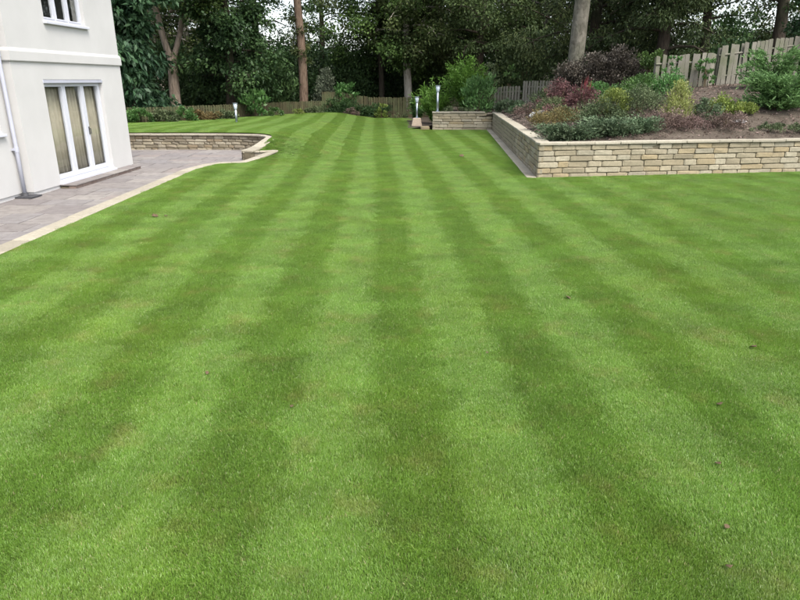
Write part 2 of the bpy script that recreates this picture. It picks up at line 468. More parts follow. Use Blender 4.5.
# planted bank on the right behind the walls, and the floor of the wood
def make_bank():
    xs, ys = np.arange(0.4, 40.1, 0.5), np.arange(15.0, 60.1, 0.5)
    X, Y = np.meshgrid(xs, ys)
    X = X.copy()
    rng = np.random.default_rng(5)
    Z = bank_z(X, Y) + rng.normal(0, 0.018, X.shape)
    ok = ((Y > front_y(X) + 0.12) & (X > side_x(Y) + 0.1)) | ((Y > 31.3) & (X > 0.4))
    # pull the rim vertices onto the wall line
    nx = len(xs)
    quads, keep = [], {}
    V = []
    def vid(j, i):
        if (j, i) not in keep:
            x, y, z = X[j, i], Y[j, i], Z[j, i]
            if y < 31.3:
                x = max(x, side_x(y) + 0.12); 
                y = max(y, front_y(x) + 0.12); z = fz(bank_z, x, y)
            keep[(j, i)] = len(V); V.append((x, y, z))
        return keep[(j, i)]
    for j in range(len(ys) - 1):
        for i in range(nx - 1):
            if ok[j, i] or ok[j + 1, i] or ok[j + 1, i + 1] or ok[j, i + 1]:
                quads.append((vid(j, i), vid(j, i + 1), vid(j + 1, i + 1), vid(j + 1, i)))
    me = bpy.data.meshes.new('planted_bank'); me.from_pydata(V, [], quads)
    me.polygons.foreach_set('use_smooth', [True] * len(me.polygons))
    tag(link('planted_bank', me, M['soil']), kind='structure')
make_bank()
def floor_z(x, y): return -0.3 + 0.62 * ss(0.0, 3.0, y - (40.0 - 9.5 * ss(-5, -12, x)))
grid_sheet('woodland_floor', M['wood_floor'], -60, 4, 28, 100, 1.0, floor_z, 0.03)

# ------------------------------------------------------------------ stones
rnd = random.Random(11)
def stone_variants(n, cham=0.09, jit=0.05, seed=3):
    """unit stones: x length, y depth, z height, each -0.5..0.5; chamfered and knocked about"""
    out = []
    r = random.Random(seed)
    for _ in range(n):
        bm = bmesh.new(); bmesh.ops.create_cube(bm, size=1.0)
        for v in bm.verts:
            v.co.x += r.uniform(-jit, jit) * 0.35; v.co.y += r.uniform(-jit, jit); v.co.z += r.uniform(-jit, jit)
        bmesh.ops.bevel(bm, geom=bm.edges[:], offset=cham, segments=1, affect='EDGES', clamp_overlap=True)
        for v in bm.verts:
            v.co += Vector((r.uniform(-1, 1) * 0.012, r.uniform(-1, 1) * 0.05, r.uniform(-1, 1) * 0.03))
        me = bpy.data.meshes.new('stone'); bm.to_mesh(me); bm.free()
        out.append(me)
    return out
WALL_STONES = stone_variants(12)
RUBBLE_STONES = stone_variants(12, 0.12, 0.10, 9)
for me in WALL_STONES: me.materials.append(M['sandstone'])
for me in RUBBLE_STONES: me.materials.append(M['rubble'])
COPING_STONES = stone_variants(6, 0.035, 0.012, 21)
for me in COPING_STONES: me.materials.append(M['coping'])

def path_len(path):
    s = [0.0]
    for a, b in zip(path, path[1:]): s.append(s[-1] + math.hypot(b[0] - a[0], b[1] - a[1]))
    return s
def at_len(path, s, d):
    d = min(max(d, 0), s[-1] - 1e-6)
    for i in range(len(s) - 1):
        if d <= s[i + 1]:
            t = (d - s[i]) / (s[i + 1] - s[i]); a, b = path[i], path[i + 1]
            return (a[0] + (b[0] - a[0]) * t, a[1] + (b[1] - a[1]) * t), math.atan2(b[1] - a[1], b[0] - a[0])
def sub_stones(recs, variants, name, parent, mat):
    """many stones joined into one mesh"""
    V, Fc = [], []
    for (loc, rz, sc, k) in recs:
        mtx = Matrix.Translation(loc) @ Matrix.Rotation(rz, 4, 'Z') @ Matrix.Diagonal((*sc, 1))
        b = len(V); me = variants[k]
        V += [tuple(mtx @ v.co) for v in me.vertices]
        Fc += [tuple(b + i for i in p.vertices) for p in me.polygons]
    m = bpy.data.meshes.new(name); m.from_pydata(V, [], Fc)
    return tag(link(name, m, mat, parent), kind='stuff')

def wall_run(parent, path, zb, ztop, courses, lens, variants, side, depth=0.13, single=lambda s: True, joint=0.014):
    """stones along path; the face is on the given side (+1 right of travel, -1 left)"""
    s = path_len(path); total = s[-1]; rest = []
    hs = [rnd.uniform(0.8, 1.2) for _ in range(courses)]; tot = sum(hs)
    z0 = 0.0
    for c in range(courses):
        f0, f1 = z0 / tot, (z0 + hs[c]) / tot; z0 += hs[c]
        d = -rnd.uniform(0, lens[0])
        while d < total:
            L = rnd.uniform(*lens)
            a, b = max(d, 0), min(d + L, total); d += L
            if b - a < 0.05: continue
            p, ang = at_len(path, s, (a + b) / 2)
            zt = ztop((a + b) / 2)
            zl, zh = zb + (zt - zb) * f0, zb + (zt - zb) * f1
            nx, ny = math.sin(ang) * side, -math.cos(ang) * side
            out = rnd.gauss(0, 0.007)
            loc = Vector((p[0] + nx * (out - depth / 2), p[1] + ny * (out - depth / 2), (zl + zh) / 2))
            rec = (loc, ang + rnd.gauss(0, 0.008), (b - a - joint, depth, zh - zl - joint), rnd.randrange(len(variants)))
            if single((a + b) / 2):
                link('stone', variants[rec[3]], None, parent, loc=rec[0], rot=(0, 0, rec[1]), scale=rec[2])
            else: rest.append(rec)
    return rest
def wall_core(parent, path, zb, ztop, side, t0=0.03, t1=0.27):
    s = path_len(path)
    a, b = offset(path, -t0 * side), offset(path, -t1 * side)
    m = MB()
    for i in range(len(path) - 1):
        za, zb2 = ztop(s[i]) - 0.01, ztop(s[i + 1]) - 0.01
        m.prism([a[i], a[i + 1], b[i + 1], b[i]] if side < 0 else [b[i], b[i + 1], a[i + 1], a[i]], zb, [za, zb2, zb2, za])
    return m.build('mortar_core', M['mortar'], parent)
def copings(parent, path, ztop, side, lens=(0.6, 0.95), over=0.04, width=0.34, th=0.06, mat=None, name='coping_stone'):
    s = path_len(path); d = 0.0
    while d < s[-1] - 0.05:
        L = rnd.uniform(*lens); e = min(d + L, s[-1])
        if s[-1] - e < 0.2: e = s[-1]
        k = max(1, int((e - d) / 0.25))
        ds = [d + (e - d - 0.008) * i / k for i in range(k + 1)]
        front, rear, zs = [], [], []
        lift = rnd.uniform(-0.004, 0.004)
        for q in ds:
            p, ang = at_len(path, s, q); nx, ny = math.sin(ang) * side, -math.cos(ang) * side
            ov = over + rnd.uniform(-0.006, 0.006)
            front.append((p[0] + nx * ov, p[1] + ny * ov)); rear.append((p[0] + nx * (over - width), p[1] + ny * (over - width))); zs.append(ztop(q) + lift)
        poly = front + rear[::-1]; zz = zs + zs[::-1]
        if side < 0: poly, zz = poly[::-1], zz[::-1]
        mb = MB(); mb.prism(poly[::-1] if False else poly, zz, [z + th for z in zz])
        me = mb.mesh(name)
        bm = bmesh.new(); bm.from_mesh(me); bmesh.ops.recalc_face_normals(bm, faces=bm.faces[:])
        bmesh.ops.bevel(bm, geom=[x for x in bm.edges if x.is_manifold and x.calc_face_angle(0) > 0.6], offset=0.008, segments=1, affect='EDGES')
        bm.to_mesh(me); bm.free()
        link(name, me, mat or M['coping'], parent)
        d = e

# right-hand raised bed wall: front run, long side run, short return
rw = empty('raised_bed_wall', (3.33, 15.49, 0))
tag(rw, 'pale sandstone retaining wall round the raised planted bed on the right of the lawn', 'stone wall')
rw.location = (0, 0, 0)
ZT = 0.775
front = [(3.33, 15.49), (10.4, front_y(10.4)), (14.5, front_y(14.5))]
sidep = [(3.33, 15.49), (4.38, 31.1)]
retn = [(4.38, 31.1), (1.55, 31.1)]
topf = lambda s: ZT
wall_run(rw, front, -0.03, topf, 6, (0.26, 0.62), WALL_STONES, +1)
rest = wall_run(rw, sidep, -0.03, topf, 6, (0.28, 0.62), WALL_STONES, -1, single=lambda s: s < 5.2)
sub_stones(rest, WALL_STONES, 'distant_stones', rw, M['sandstone'])
wall_run(rw, retn, -0.03, topf, 6, (0.35, 0.75), WALL_STONES, -1)
wall_run(rw, [(1.55, 31.1), (1.55, 31.42)], -0.03, topf, 6, (0.3, 0.32), WALL_STONES, -1)
wall_core(rw, [(3.46, front_y(3.46)), (10.4, front_y(10.4)), (14.5, front_y(14.5))], -0.1, topf, +1); wall_core(rw, [(3.36, 15.7), (4.36, 31.0)], -0.1, topf, -1); wall_core(rw, [(4.3, 31.1), (1.57, 31.1)], -0.1, topf, -1)
copings(rw, front, topf, +1)
copings(rw, [(3.36, 15.83), (4.38, 31.05)], topf, -1)
copings(rw, [(4.02, 31.1), (1.52, 31.1)], topf, -1)
strip = [(3.33 - 0.02, 15.45), (4.36, 31.0)]
mw = tag(empty('mowing_strip'), 'cream paving strip along the foot of the long side wall', 'paving strip')
copings(mw, strip, lambda s: -0.03, -1, (0.5, 0.9), 0.24, 0.24, 0.055, name='edging_stone')

# curved wall of the sunken terrace
lw = tag(empty('terrace_wall'), 'low curved rubble stone wall with cream coping behind the sunken terrace', 'stone wall')
cl = path_len(CURVE)
def curve_top(s): return 0.47 - 0.24 * (1 - float(ss(0.0, 1.9, s)))
wall_run(lw, CURVE, -0.03, curve_top, 5, (0.18, 0.42), RUBBLE_STONES, -1, 0.12)
wall_core(lw, CURVE, -0.1, curve_top, -1)
copings(lw, CURVE, curve_top, -1, (0.5, 0.8), 0.05, 0.36, 0.055)
ret2 = [ptB, ptA]
rt = lambda s: 0.205
wall_run(lw, ret2, -0.03, rt, 2, (0.25, 0.45), RUBBLE_STONES, -1, 0.12)
wall_core(lw, ret2, -0.1, rt, -1)
copings(lw, ret2, rt, -1, (0.5, 0.7), 0.03, 0.24, 0.045)

# ------------------------------------------------------------------ terrace: slabs laid in rows, cream edging against the lawn
terr = MB().prism([(-5.6, 3), (-5.6, 18.3), (-4.5, 18.5), (-3.9, 20.2), (-4.4, 22.4), (-15, 22.4), (-15, 17.7), (-8.2, 17.7), (-8.2, 3)], -0.3, -0.022).build('terrace', M['mortar'])
tag(terr, kind='structure')
def slab_right(y):
    if y < 16.9: return -5.66
    if y < 18.2: return -5.66 + 0.22 * (y - 16.9) / 1.3
    if y < 18.5: return -5.44 + (y - 18.2) / 0.3 * 0.8
    return -4.62
y = 4.0
rs = random.Random(4)
while y < 22.35:
    h = rs.choice([0.42, 0.56, 0.56, 0.7, 0.84])
    y1 = min(y + h, 22.4)
    xl = -7.9 if y1 < 17.7 else -14.6
    xr0, xr1 = slab_right(y + 0.01), slab_right(y1 - 0.01)
    if y > 20: xr0 = xr1 = -4.2
    x = xl - rs.uniform(0, 0.4)
    while x < min(xr0, xr1) - 0.02:
        Ls = rs.choice([0.42, 0.56, 0.7, 0.84, 0.98])
        xe = x + Ls; last = False
        if xe > min(xr0, xr1) - 0.22: last = True
        g = 0.010
        c = [(x + g, y + g), ((xr0 if last else xe - g), y + g), ((xr1 if last else xe - g), y1 - g), (x + g, y1 - g)]
        zz = rs.uniform(-0.004, 0.004)
        t = [zz + rs.uniform(-0.002, 0.002) for _ in range(4)]
        MB().prism(c, -0.04, t).build('paving_slab', M['slab'], terr, bevel=0.004)
        if last: break
        x = xe
    y = y1
EDGE = [(-5.46, 4.0), (-5.46, 16.9), (-5.22, 18.19), (-4.45, 18.43)]
copings(terr, EDGE, lambda s: -0.03, +1, (0.55, 1.0), 0.02, 0.3, 0.05, name='edging_stone')
BE = [(-4.45, 18.43), (-3.66, 19.42)]
copings(terr, BE, lambda s: -0.03 + 0.24 * (s / 1.267) ** 1.2, +1, (0.5, 0.7), 0.02, 0.28, 0.05, name='edging_stone')

# ------------------------------------------------------------------ house
def make_house():
    hz = -math.atan2(0.18, 4.6)
    h = tag(empty('house', (-7.47, 12.93, 0), hz), 'white rendered two storey house with projecting bay beside the terrace', 'house')
    D, T = -9.0, 0.28
    EAVE = 5.5
    y0, y1 = 0.0, 4.6
    d0, d1, dz0, dz1 = 1.0, 3.5, 0.14, 2.26             # patio door opening
    u0, u1, uz0, uz1 = 1.42, 3.12, 3.42, 4.62           # upper window opening
    # front wall of the bay in one mesh with its two openings
    w = MB()
    zb = 0.08
    w.box(-T, 0, y0, d0, zb, 2.62); w.box(-T, 0, d1, y1, zb, 2.62); w.box(-T, 0, d0, d1, dz1, 2.62); w.box(-T, 0, d0, d1, zb, dz0)
    w.box(-T, 0, y0, u0, 2.62, EAVE); w.box(-T, 0, u1, y1, 2.62, EAVE); w.box(-T, 0, u0, u1, uz1, EAVE); w.box(-T, 0, u0, u1, 2.62, uz0)
    me = w.mesh('wall'); bm = bmesh.new(); bm.from_mesh(me)
    bmesh.ops.remove_doubles(bm, verts=bm.verts[:], dist=1e-4)
    bm.to_mesh(me); bm.free()
    link('wall', me, M['render'], h)
    MB().box(D, -T - 0.001, y1 - T, y1, zb, EAVE).build('wall', M['render'], h)                  # end wall beyond the bay
    RX = -0.2
    lw0, lw1, lz0, lz1 = -1.75, -0.36, 1.27, 2.35      # ground-floor window in the recessed wall
    r = MB()
    r.box(RX - T, RX, -9, lw0, zb, EAVE); r.box(RX - T, RX, lw1, -0.001, zb, EAVE); r.box(RX - T, RX, lw0, lw1, zb, lz0); r.box(RX - T, RX, lw0, lw1, lz1, EAVE)
    r.build('wall', M['render'], h)
    MB().box(D, D + T, -9, y1 - T - 0.002, zb, EAVE).build('wall', M['render'], h)
    MB().box(D + T, RX - T - 0.001, -9, -9 + T, zb, EAVE).build('wall', M['render'], h)
    # plinth set back a little under the render
    p = MB(); p.box(-T, -0.025, 0.025, y1 - 0.025, -0.2, zb); p.box(RX - T, RX - 0.025, -9, 0.02, -0.2, zb); p.box(D, -T - 0.002, y1 - T, y1 - 0.026, -0.2, zb)
    p.build('plinth', M['render'], h)
    # string course wrapped round the bay
    s = MB()
    prof = [(0.0, 2.60), (0.03, 2.60), (0.036, 2.615), (0.036, 2.78), (0.02, 2.83), (0.0, 2.845)]
    def sweep(profile, corners, mb):
        n = len(profile); b = []
        for (cx, cy, ox, oy) in corners:
            b.append([(cx + ox * d, cy + oy * d, z) for d, z in profile])
        vs = [q for ring in b for q in ring]; fs = []
        for i in range(len(b) - 1):
            for k in range(n):
                fs.append((i * n + k, i * n + (k + 1) % n, (i + 1) * n + (k + 1) % n, (i + 1) * n + k))
        fs += [tuple(range(n)), tuple((len(b) - 1) * n + k for k in range(n - 1, -1, -1))]
        mb.add(vs, fs)
    sweep(prof, [(RX + 0.003, y0 - 0.002, 0, -1), (0.002, y0 - 0.002, 1, -1), (0.002, y1 + 0.002, 1, 1), (-4, y1 + 0.002, 0, 1)], s)
    me = s.mesh('string_course'); bm = bmesh.new(); bm.from_mesh(me); bmesh.ops.recalc_face_normals(bm, faces=bm.faces[:]); bm.to_mesh(me); bm.free()
    link('string_course', me, M['render'], h)
    # roof: hipped, above the picture
    rf = MB()
    ex0, ex1, ey0, ey1 = D - 0.4, 0.4, -9.4, y1 + 0.4
    rx = (ex0 + ex1) / 2
    rf.add([(ex0, ey0, EAVE + 0.1), (ex1, ey0, EAVE + 0.1), (ex1, ey1, EAVE + 0.1), (ex0, ey1, EAVE + 0.1), (rx, ey0 + 4.6, EAVE + 2.9), (rx, ey1 - 4.6, EAVE + 2.9)],
           [(0, 1, 4), (1, 2, 5, 4), (2, 3, 5), (3, 0, 4, 5), (3, 2, 1, 0)])
    rf.build('roof', M['roof'], h)
    MB().box(ex0, ex1, ey0, ey1, EAVE, EAVE + 0.095).build('eave_board', M['pvc'], h)
    # floors and inner partition
    fl = MB(); fl.box(D + T + 0.002, -T - 0.004, -9 + T, y1 - T - 0.002, -0.02, 0.12); fl.box(D + T + 0.002, -T - 0.004, -9 + T, y1 - T - 0.002, 2.5, 2.7)
    fl.build('floor_slab', M['render_inner'], h)
    MB().box(-4.2, -4.1, -8.7, y1 - T - 0.01, 0.121, 2.499).box(-4.2, -4.1, -8.7, y1 - T - 0.01, 2.701, EAVE - 0.01).build('inner_wall', M['render_inner'], h)

    # patio door: frame, three leaves with a pane each, head vent, sill
    fx0, fx1 = -0.16, -0.085
    f = MB()
    f.box(fx0, fx1, d0, d0 + 0.05, dz0, dz1); f.box(fx0, fx1, d1 - 0.05, d1, dz0, dz1); f.box(fx0, fx1, d0 + 0.05, d1 - 0.05, dz1 - 0.05, dz1); f.box(fx0, fx1, d0 + 0.05, d1 - 0.05, dz0, dz0 + 0.04)
    door = f.build('patio_door', M['pvc'], h)
    MB().box(-0.083, 0.012, d0 - 0.02, d1 + 0.02, dz1 - 0.075, dz1 - 0.012).build('vent_strip', M['pipe'], door, bevel=0.006)
    wd = (d1 - d0 - 0.1) / 3
    for i in range(3):
        a, b = d0 + 0.05 + i * wd + 0.003, d0 + 0.05 + (i + 1) * wd - 0.003
        z0, z1 = dz0 + 0.043, dz1 - 0.078
        st = 0.068
        l = MB()
        lx0, lx1 = fx0 + 0.01, fx1 + 0.012
        l.box(lx0, lx1, a, a + st, z0, z1); l.box(lx0, lx1, b - st, b, z0, z1); l.box(lx0, lx1, a + st, b - st, z1 - st, z1); l.box(lx0, lx1, a + st, b - st, z0, z0 + st + 0.02)
        leaf = l.build('door_leaf', M['pvc'], h)
        MB().box(lx0 + 0.025, lx0 + 0.031, a + st - 0.005, b - st + 0.005, z0 + st + 0.015, z1 - st + 0.005).build('pane', M['glass'], leaf)
        if i == 2:
            hd = MB(); hd.box(lx1, lx1 + 0.012, a + 0.018, a + 0.05, 1.02, 1.2); hd.box(lx1 + 0.012, lx1 + 0.05, a + 0.026, a + 0.042, 1.14, 1.16); hd.box(lx1 + 0.035, lx1 + 0.05, a + 0.026, a + 0.042, 1.03, 1.14)
            hd.build('handle', M['dark_rubber'], leaf)
    sl = MB(); sl.add([(-0.17, d0 - 0.03, 0.10), (0.07, d0 - 0.03, 0.085), (0.07, d0 - 0.03, 0.125), (-0.17, d0 - 0.03, 0.168), (-0.17, d1 + 0.03, 0.10), (0.07, d1 + 0.03, 0.085), (0.07, d1 + 0.03, 0.125), (-0.17, d1 + 0.03, 0.168)],
           [(0, 1, 2, 3), (7, 6, 5, 4), (0, 4, 5, 1), (1, 5, 6, 2), (2, 6, 7, 3), (3, 7, 4, 0)])
    sl.build('door_sill', M['pvc'], h)

    def window(a, b, z0, z1, x, n, name='window'):
        f = MB(); t = 0.055
        f.box(x - 0.07, x, a, a + t, z0, z1); f.box(x - 0.07, x, b - t, b, z0, z1); f.box(x - 0.07, x, a + t, b - t, z1 - t, z1); f.box(x - 0.07, x, a + t, b - t, z0, z0 + t)
        ww = (b - a - 2 * t) / n
        for i in range(1, n): f.box(x - 0.065, x - 0.003, a + t + i * ww - 0.03, a + t + i * ww + 0.03, z0 + t, z1 - t)
        o = f.build(name, M['pvc'], h)
        for i in range(n):
            p0, p1 = a + t + i * ww + (0.03 if i else 0), a + t + (i + 1) * ww - (0.03 if i < n - 1 else 0)
            c = MB(); e = 0.03
            c.box(x - 0.06, x + 0.008, p0 + .002, p0 + e, z0 + t + .002, z1 - t - .002); c.box(x - 0.06, x + 0.008, p1 - e, p1 - .002, z0 + t + .002, z1 - t - .002)
            c.box(x - 0.06, x + 0.008, p0 + e, p1 - e, z1 - t - e, z1 - t - .002); c.box(x - 0.06, x + 0.008, p0 + e, p1 - e, z0 + t + .002, z0 + t + e)
            c.build('casement', M['pvc'], o)
            MB().box(x - 0.035, x - 0.029, p0 + e - 0.005, p1 - e + 0.005, z0 + t + e - 0.005, z1 - t - e + 0.005).build('pane', M['glass'], o)
        MB().box(x - 0.01, x + 0.15, a - 0.05, b + 0.05, z0 - 0.06, z0 - 0.004).build('sill', M['pvc'], o, bevel=0.008)
        return o
    window(u0, u1, uz0 + 0.002, uz1, -0.08, 3)
    window(lw0, lw1, lz0 + 0.002, lz1, RX - 0.08, 2)
    # downpipe against the recessed wall, with brackets, and the drain cover at its foot
    px, py = RX + 0.075, -0.13
    dp = MB().tube([(px, py, 0.06), (px, py, 1.02), (px, py, 3.0), (px, py, EAVE)], 0.038, 12).build('downpipe', M['pipe'], h, smooth=True)
    for z in (0.95, 2.72, 4.5):
        MB().tube([(px, py, z - 0.05), (px, py, z + 0.05)], 0.047, 12).box(RX - 0.002, px, py - 0.06, py + 0.06, z - 0.02, z + 0.02).build('pipe_collar', M['pipe'], dp)
    MB().tube([(px, py, 0.02), (px, py, 0.1)], [0.075, 0.05], 12).box(RX - 0.02, RX + 0.32, py - 0.2, py + 0.17, 0.006, 0.035).build('drain_cover', M['dark_rubber'], h)
    # stone step under the patio door
    stp = empty('step_base'); bpy.data.objects.remove(stp)
    sb = MB().box(0.0, 0.30, 0.97, 4.3, -0.02, 0.045).build('door_step', M['mortar'], h)
    yy = 0.96
    while yy < 4.28:
        e = min(yy + rs.uniform(0.24, 0.4), 4.31)
        MB().box(0.18, 0.335, yy + 0.006, e - 0.006, 0.0, 0.062).build('brick', M['step_brick'], sb, bevel=0.006)
        yy = e
    yy = 0.94
    while yy < 4.3:
        e = min(yy + rs.uniform(0.65, 0.95), 4.34)
        MB().box(-0.02 + 0.022, 0.365, yy + 0.005, e - 0.005, 0.064, 0.088).build('step_slab', M['slab'], sb, bevel=0.005)
        yy = e
    return h, hz
HOUSE, HZ = make_house()

def curtain(a, b, z0, z1, x, label, amp=0.042, wl=0.15, seed=0, mat='curtain'):
    r = random.Random(seed)
    n = int((b - a) / 0.012); V, F = [], []
    ph = [r.uniform(0, 6) for _ in range(4)]
    for i in range(n + 1):
        yv = a + (b - a) * i / n
        q = math.sin(yv / wl * math.tau + ph[0] + 0.8 * math.sin(yv * 3 + ph[1])) * amp + math.sin(yv / wl * 2.3 * math.tau + ph[2]) * amp * 0.25
        for k, z in enumerate((z0, (z0 + z1) / 2, z1)):
            V.append((x + q * (1.15, 0.95, 0.7)[k], yv + 0.01 * math.sin(z * 2 + ph[3]), z))
    for i in range(n):
        for k in range(2):
            b0 = i * 3 + k; F.append((b0, b0 + 3, b0 + 4, b0 + 1))
    me = np_mesh('curtain', np.array(V), np.array(F), smooth=True)
    o = link('curtain', me, M[mat])
    o.location = HOUSE.location; o.rotation_euler = (0, 0, HZ)
    md = o.modifiers.new('thickness', 'SOLIDIFY'); md.thickness = 0.004
    return tag(o, label, 'curtain', 'curtains behind the patio door')
curtain(1.01, 2.2, 0.15, 2.24, -0.235, 'beige folded curtain behind the nearer panes of the patio door', seed=1)
curtain(2.24, 3.49, 0.15, 2.24, -0.24, 'beige folded curtain behind the pane with the door handle', seed=2)

# ------------------------------------------------------------------ fences
def picket_mesh(w, h, t, kind='flat', seed=0):
    m = MB()
    r = random.Random(seed)
    if kind == 'point':
        pts = [(-w / 2, 0), (w / 2, 0), (w / 2, h - w * 0.35), (0, h), (-w / 2, h - w * 0.35)]
    else:
        k = r.uniform(-0.02, 0.02)
        pts = [(-w / 2, 0), (w / 2, 0), (w / 2, h + k), (w * 0.3, h + 0.012 + k), (-w * 0.3, h + 0.01 - k), (-w / 2, h - k)]
    n = len(pts)
    vs = [(x, -t / 2, z) for x, z in pts] + [(x, t / 2, z) for x, z in pts]
    fs = [tuple(range(n)), tuple(range(2 * n - 1, n - 1, -1))] + [((i + 1) % n, i, n + i, n + (i + 1) % n) for i in range(n)]
    m.add(vs, fs)
    return m.mesh('picket')
def fence(name, label, path, zf, h, w, pitch, mat, seed, post=2.0, lean=0.02, hvar=0.02, gap_p=0.0, rails=(0.25, 0.78)):
    r = random.Random(seed)
    e = tag(empty(name), label, 'fence')
    variants = [picket_mesh(w * r.uniform(0.92, 1.06), h, 0.02, 'flat', seed + k) for k in range(5)]
    for v in variants: v.materials.append(M[mat])
    s = path_len(path); d = pitch / 2
    while d < s[-1]:
        p, ang = at_len(path, s, d)
        if r.random() >= gap_p:
            z = zf(p[0], p[1])
            link('picket', r.choice(variants), None, e, loc=(p[0], p[1], z + r.uniform(-1, 1) * hvar), rot=(r.gauss(0, lean), r.gauss(0, lean), ang))
        d += pitch * r.uniform(0.96, 1.04)
    for f in rails:
        for i in range(len(path) - 1):
            (ax, ay), (bx, by) = path[i], path[i + 1]
            ang = math.atan2(by - ay, bx - ax); nx, ny = -math.sin(ang) * 0.035, math.cos(ang) * 0.035
            MB().tube([(ax + nx, ay + ny, zf(ax, ay) + h * f), (bx + nx, by + ny, zf(bx, by) + h * f)], 0.035, 4).build('rail', M[mat], e)
    d = 0.05
    while d < s[-1]:
        p, ang = at_len(path, s, d); nx, ny = -math.sin(ang) * 0.10, math.cos(ang) * 0.10
        z = zf(p[0], p[1])
        MB().box(-0.045, 0.045, -0.045, 0.045, -0.2, h * 0.97).build('post', M[mat], e, loc=(p[0] + nx, p[1] + ny, z), rot=(0, 0, ang))
        d += post
    return e
lz = lambda x, y: float(lawn_z(x, y)) - 0.02
fence('picket_fence', 'low mossy brown board fence along the back left edge of the lawn', [(-16.8, 30.6), (-12.3, 31.3), (-9.3, 34.9), (-6.6, 39.6), (-4.9, 41.5)],
      lambda x, y: lz(x, y) + 0.0, 0.68, 0.13, 0.155, 'brown_wood', 31, 2.2, 0.012)
fence('picket_fence', 'dark brown board fence behind the far flower bed and the middle lamp', [(-4.9, 41.5), (-1, 42.2), (1.8, 41.9), (4.4, 39.0), (4.75, 33.3)],
      lambda x, y: lz(x, y), 1.22, 0.14, 0.155, 'brown_wood', 32, 2.2, 0.012)
bz = lambda x, y: fz(bank_z, x, y)
fence('picket_fence', 'lower section of the grey picket fence beside the rhododendron', [(4.7, 33.2), (5.9, 32.3)], lambda x, y: 0.78 + 0.06 * (x - 4.7), 1.12, 0.105, 0.16, 'grey_wood', 33, 1.15, 0.012)
fence('picket_fence', 'grey picket fence stepping up behind the red shrubs, below the tall grey trunk', [(5.92, 32.2), (7.6, 30.2)], lambda x, y: 1.0, 1.2, 0.105, 0.165, 'grey_wood', 34, 2.45, 0.012)
fence('picket_fence', 'weathered grey picket fence right of the purple hedge, on the bank', [(8.75, 23.0), (11.0, 23.45)], lambda x, y: 1.82 + 0.05 * (x - 8.75), 1.2, 0.15, 0.185, 'grey_wood', 35, 2.2, 0.03)
fence('picket_fence', 'tallest grey picket fence at the top right of the bank', [(11.08, 23.47), (14.2, 24.1)], lambda x, y: 2.02 + 0.12 * (x - 11.08), 1.32, 0.155, 0.19, 'grey_wood', 36, 1.55, 0.03)

# ------------------------------------------------------------------ garden lamps
def lathe(prof, n=16):
    V, F = [], []
    for r_, z in prof:
        for k in range(n):
            a = k * math.tau / n; V.append((r_ * math.cos(a), r_ * math.sin(a), z))
    m = len(prof)
    for i in range(m - 1):
        for k in range(n):
            k2 = (k + 1) % n; F.append((i * n + k, i * n + k2, (i + 1) * n + k2, (i + 1) * n + k))
    mb = MB(); mb.add(V, F + [tuple(range(n - 1, -1, -1)), tuple((m - 1) * n + k for k in range(n))])
    return mb
def lamp(loc, h, label, sc=1.0):
    e = tag(empty('garden_lamp', loc), label, 'garden lamp', 'steel garden lamps round the lawn')
    lathe([(0.10 * sc, 0.0), (0.10 * sc, 0.02), (0.05 * sc, 0.03)]).build('base_plate', M['steel'], e)
    lathe([(0.052 * sc, 0.03), (0.05 * sc, h - 0.30)]).build('pole', M['steel'], e, smooth=True)
    lathe([(0.052 * sc, h - 0.299), (0.065 * sc, h - 0.28), (0.105 * sc, h - 0.03)]).build('lamp_shade', M['lamp_glass'], e, smooth=True)
    lathe([(0.122 * sc, h - 0.029), (0.125 * sc, h - 0.006), (0.11 * sc, h)]).build('cap', M['steel'], e)
    return e
lamp((-7.73, 31.0, lz(-7.73, 31.0)), 0.9, 'steel garden lamp standing alone on the lawn near the left fence', 0.95)
lamp((0.87, 33.9, 0.40), 1.05, 'steel garden lamp on a buff stone block at the lawn corner')
lamp((1.78, 31.28, ZT + 0.06), 1.18, 'tall steel garden lamp on the end of the bed wall', 1.05)
blk = MB().add([(-0.29, -0.24, -0.05), (0.27, -0.24, -0.05), (0.27, 0.24, -0.05), (-0.29, 0.24, -0.05), (-0.19, -0.16, 0.40), (0.2, -0.16, 0.40), (0.2, 0.16, 0.40), (-0.19, 0.16, 0.40)],
     [(0, 3, 2, 1), (4, 5, 6, 7), (0, 1, 5, 4), (1, 2, 6, 5), (2, 3, 7, 6), (3, 0, 4, 7)]).build('lamp_plinth', M['block'], bevel=0.02, loc=(0.87, 33.9, 0))
tag(blk, 'tapered buff stone block under the middle garden lamp', 'stone block')
tag(link('stone_block', WALL_STONES[3], None, loc=(1.2, 31.25, 0.06), scale=(0.42, 0.3, 0.2)), 'low flat stone on the lawn beside the end of the bed wall', 'stone')

# ------------------------------------------------------------------ leaves, shrubs, trees
def leaf_quads(P, Dir, L, W, rng, roll=1.0, fold=0.12):
    """one folded diamond per leaf; P (n,3) base, Dir (n,3) unit"""
    n = len(P)
    up = np.tile(np.array([0, 0, 1.0]), (n, 1)) + rng.normal(0, roll, (n, 3)) * 0.6
    side = np.cross(Dir, up); side /= np.linalg.norm(side, axis=1, keepdims=True) + 1e-9
    nrm = np.cross(side, Dir)
    L = np.asarray(L)[:, None] if np.ndim(L) else L
    W = np.asarray(W)[:, None] if np.ndim(W) else W
    a = P; c = P + Dir * L
    mid = P + Dir * (L * 0.48) + nrm * (np.asarray(L) * fold)
    b = mid + side * W * 0.5; d = mid - side * W * 0.5
    V = np.stack([a, b, c, d], 1).reshape(-1, 3)
    F = np.arange(4 * n).reshape(n, 4)
    return V, F

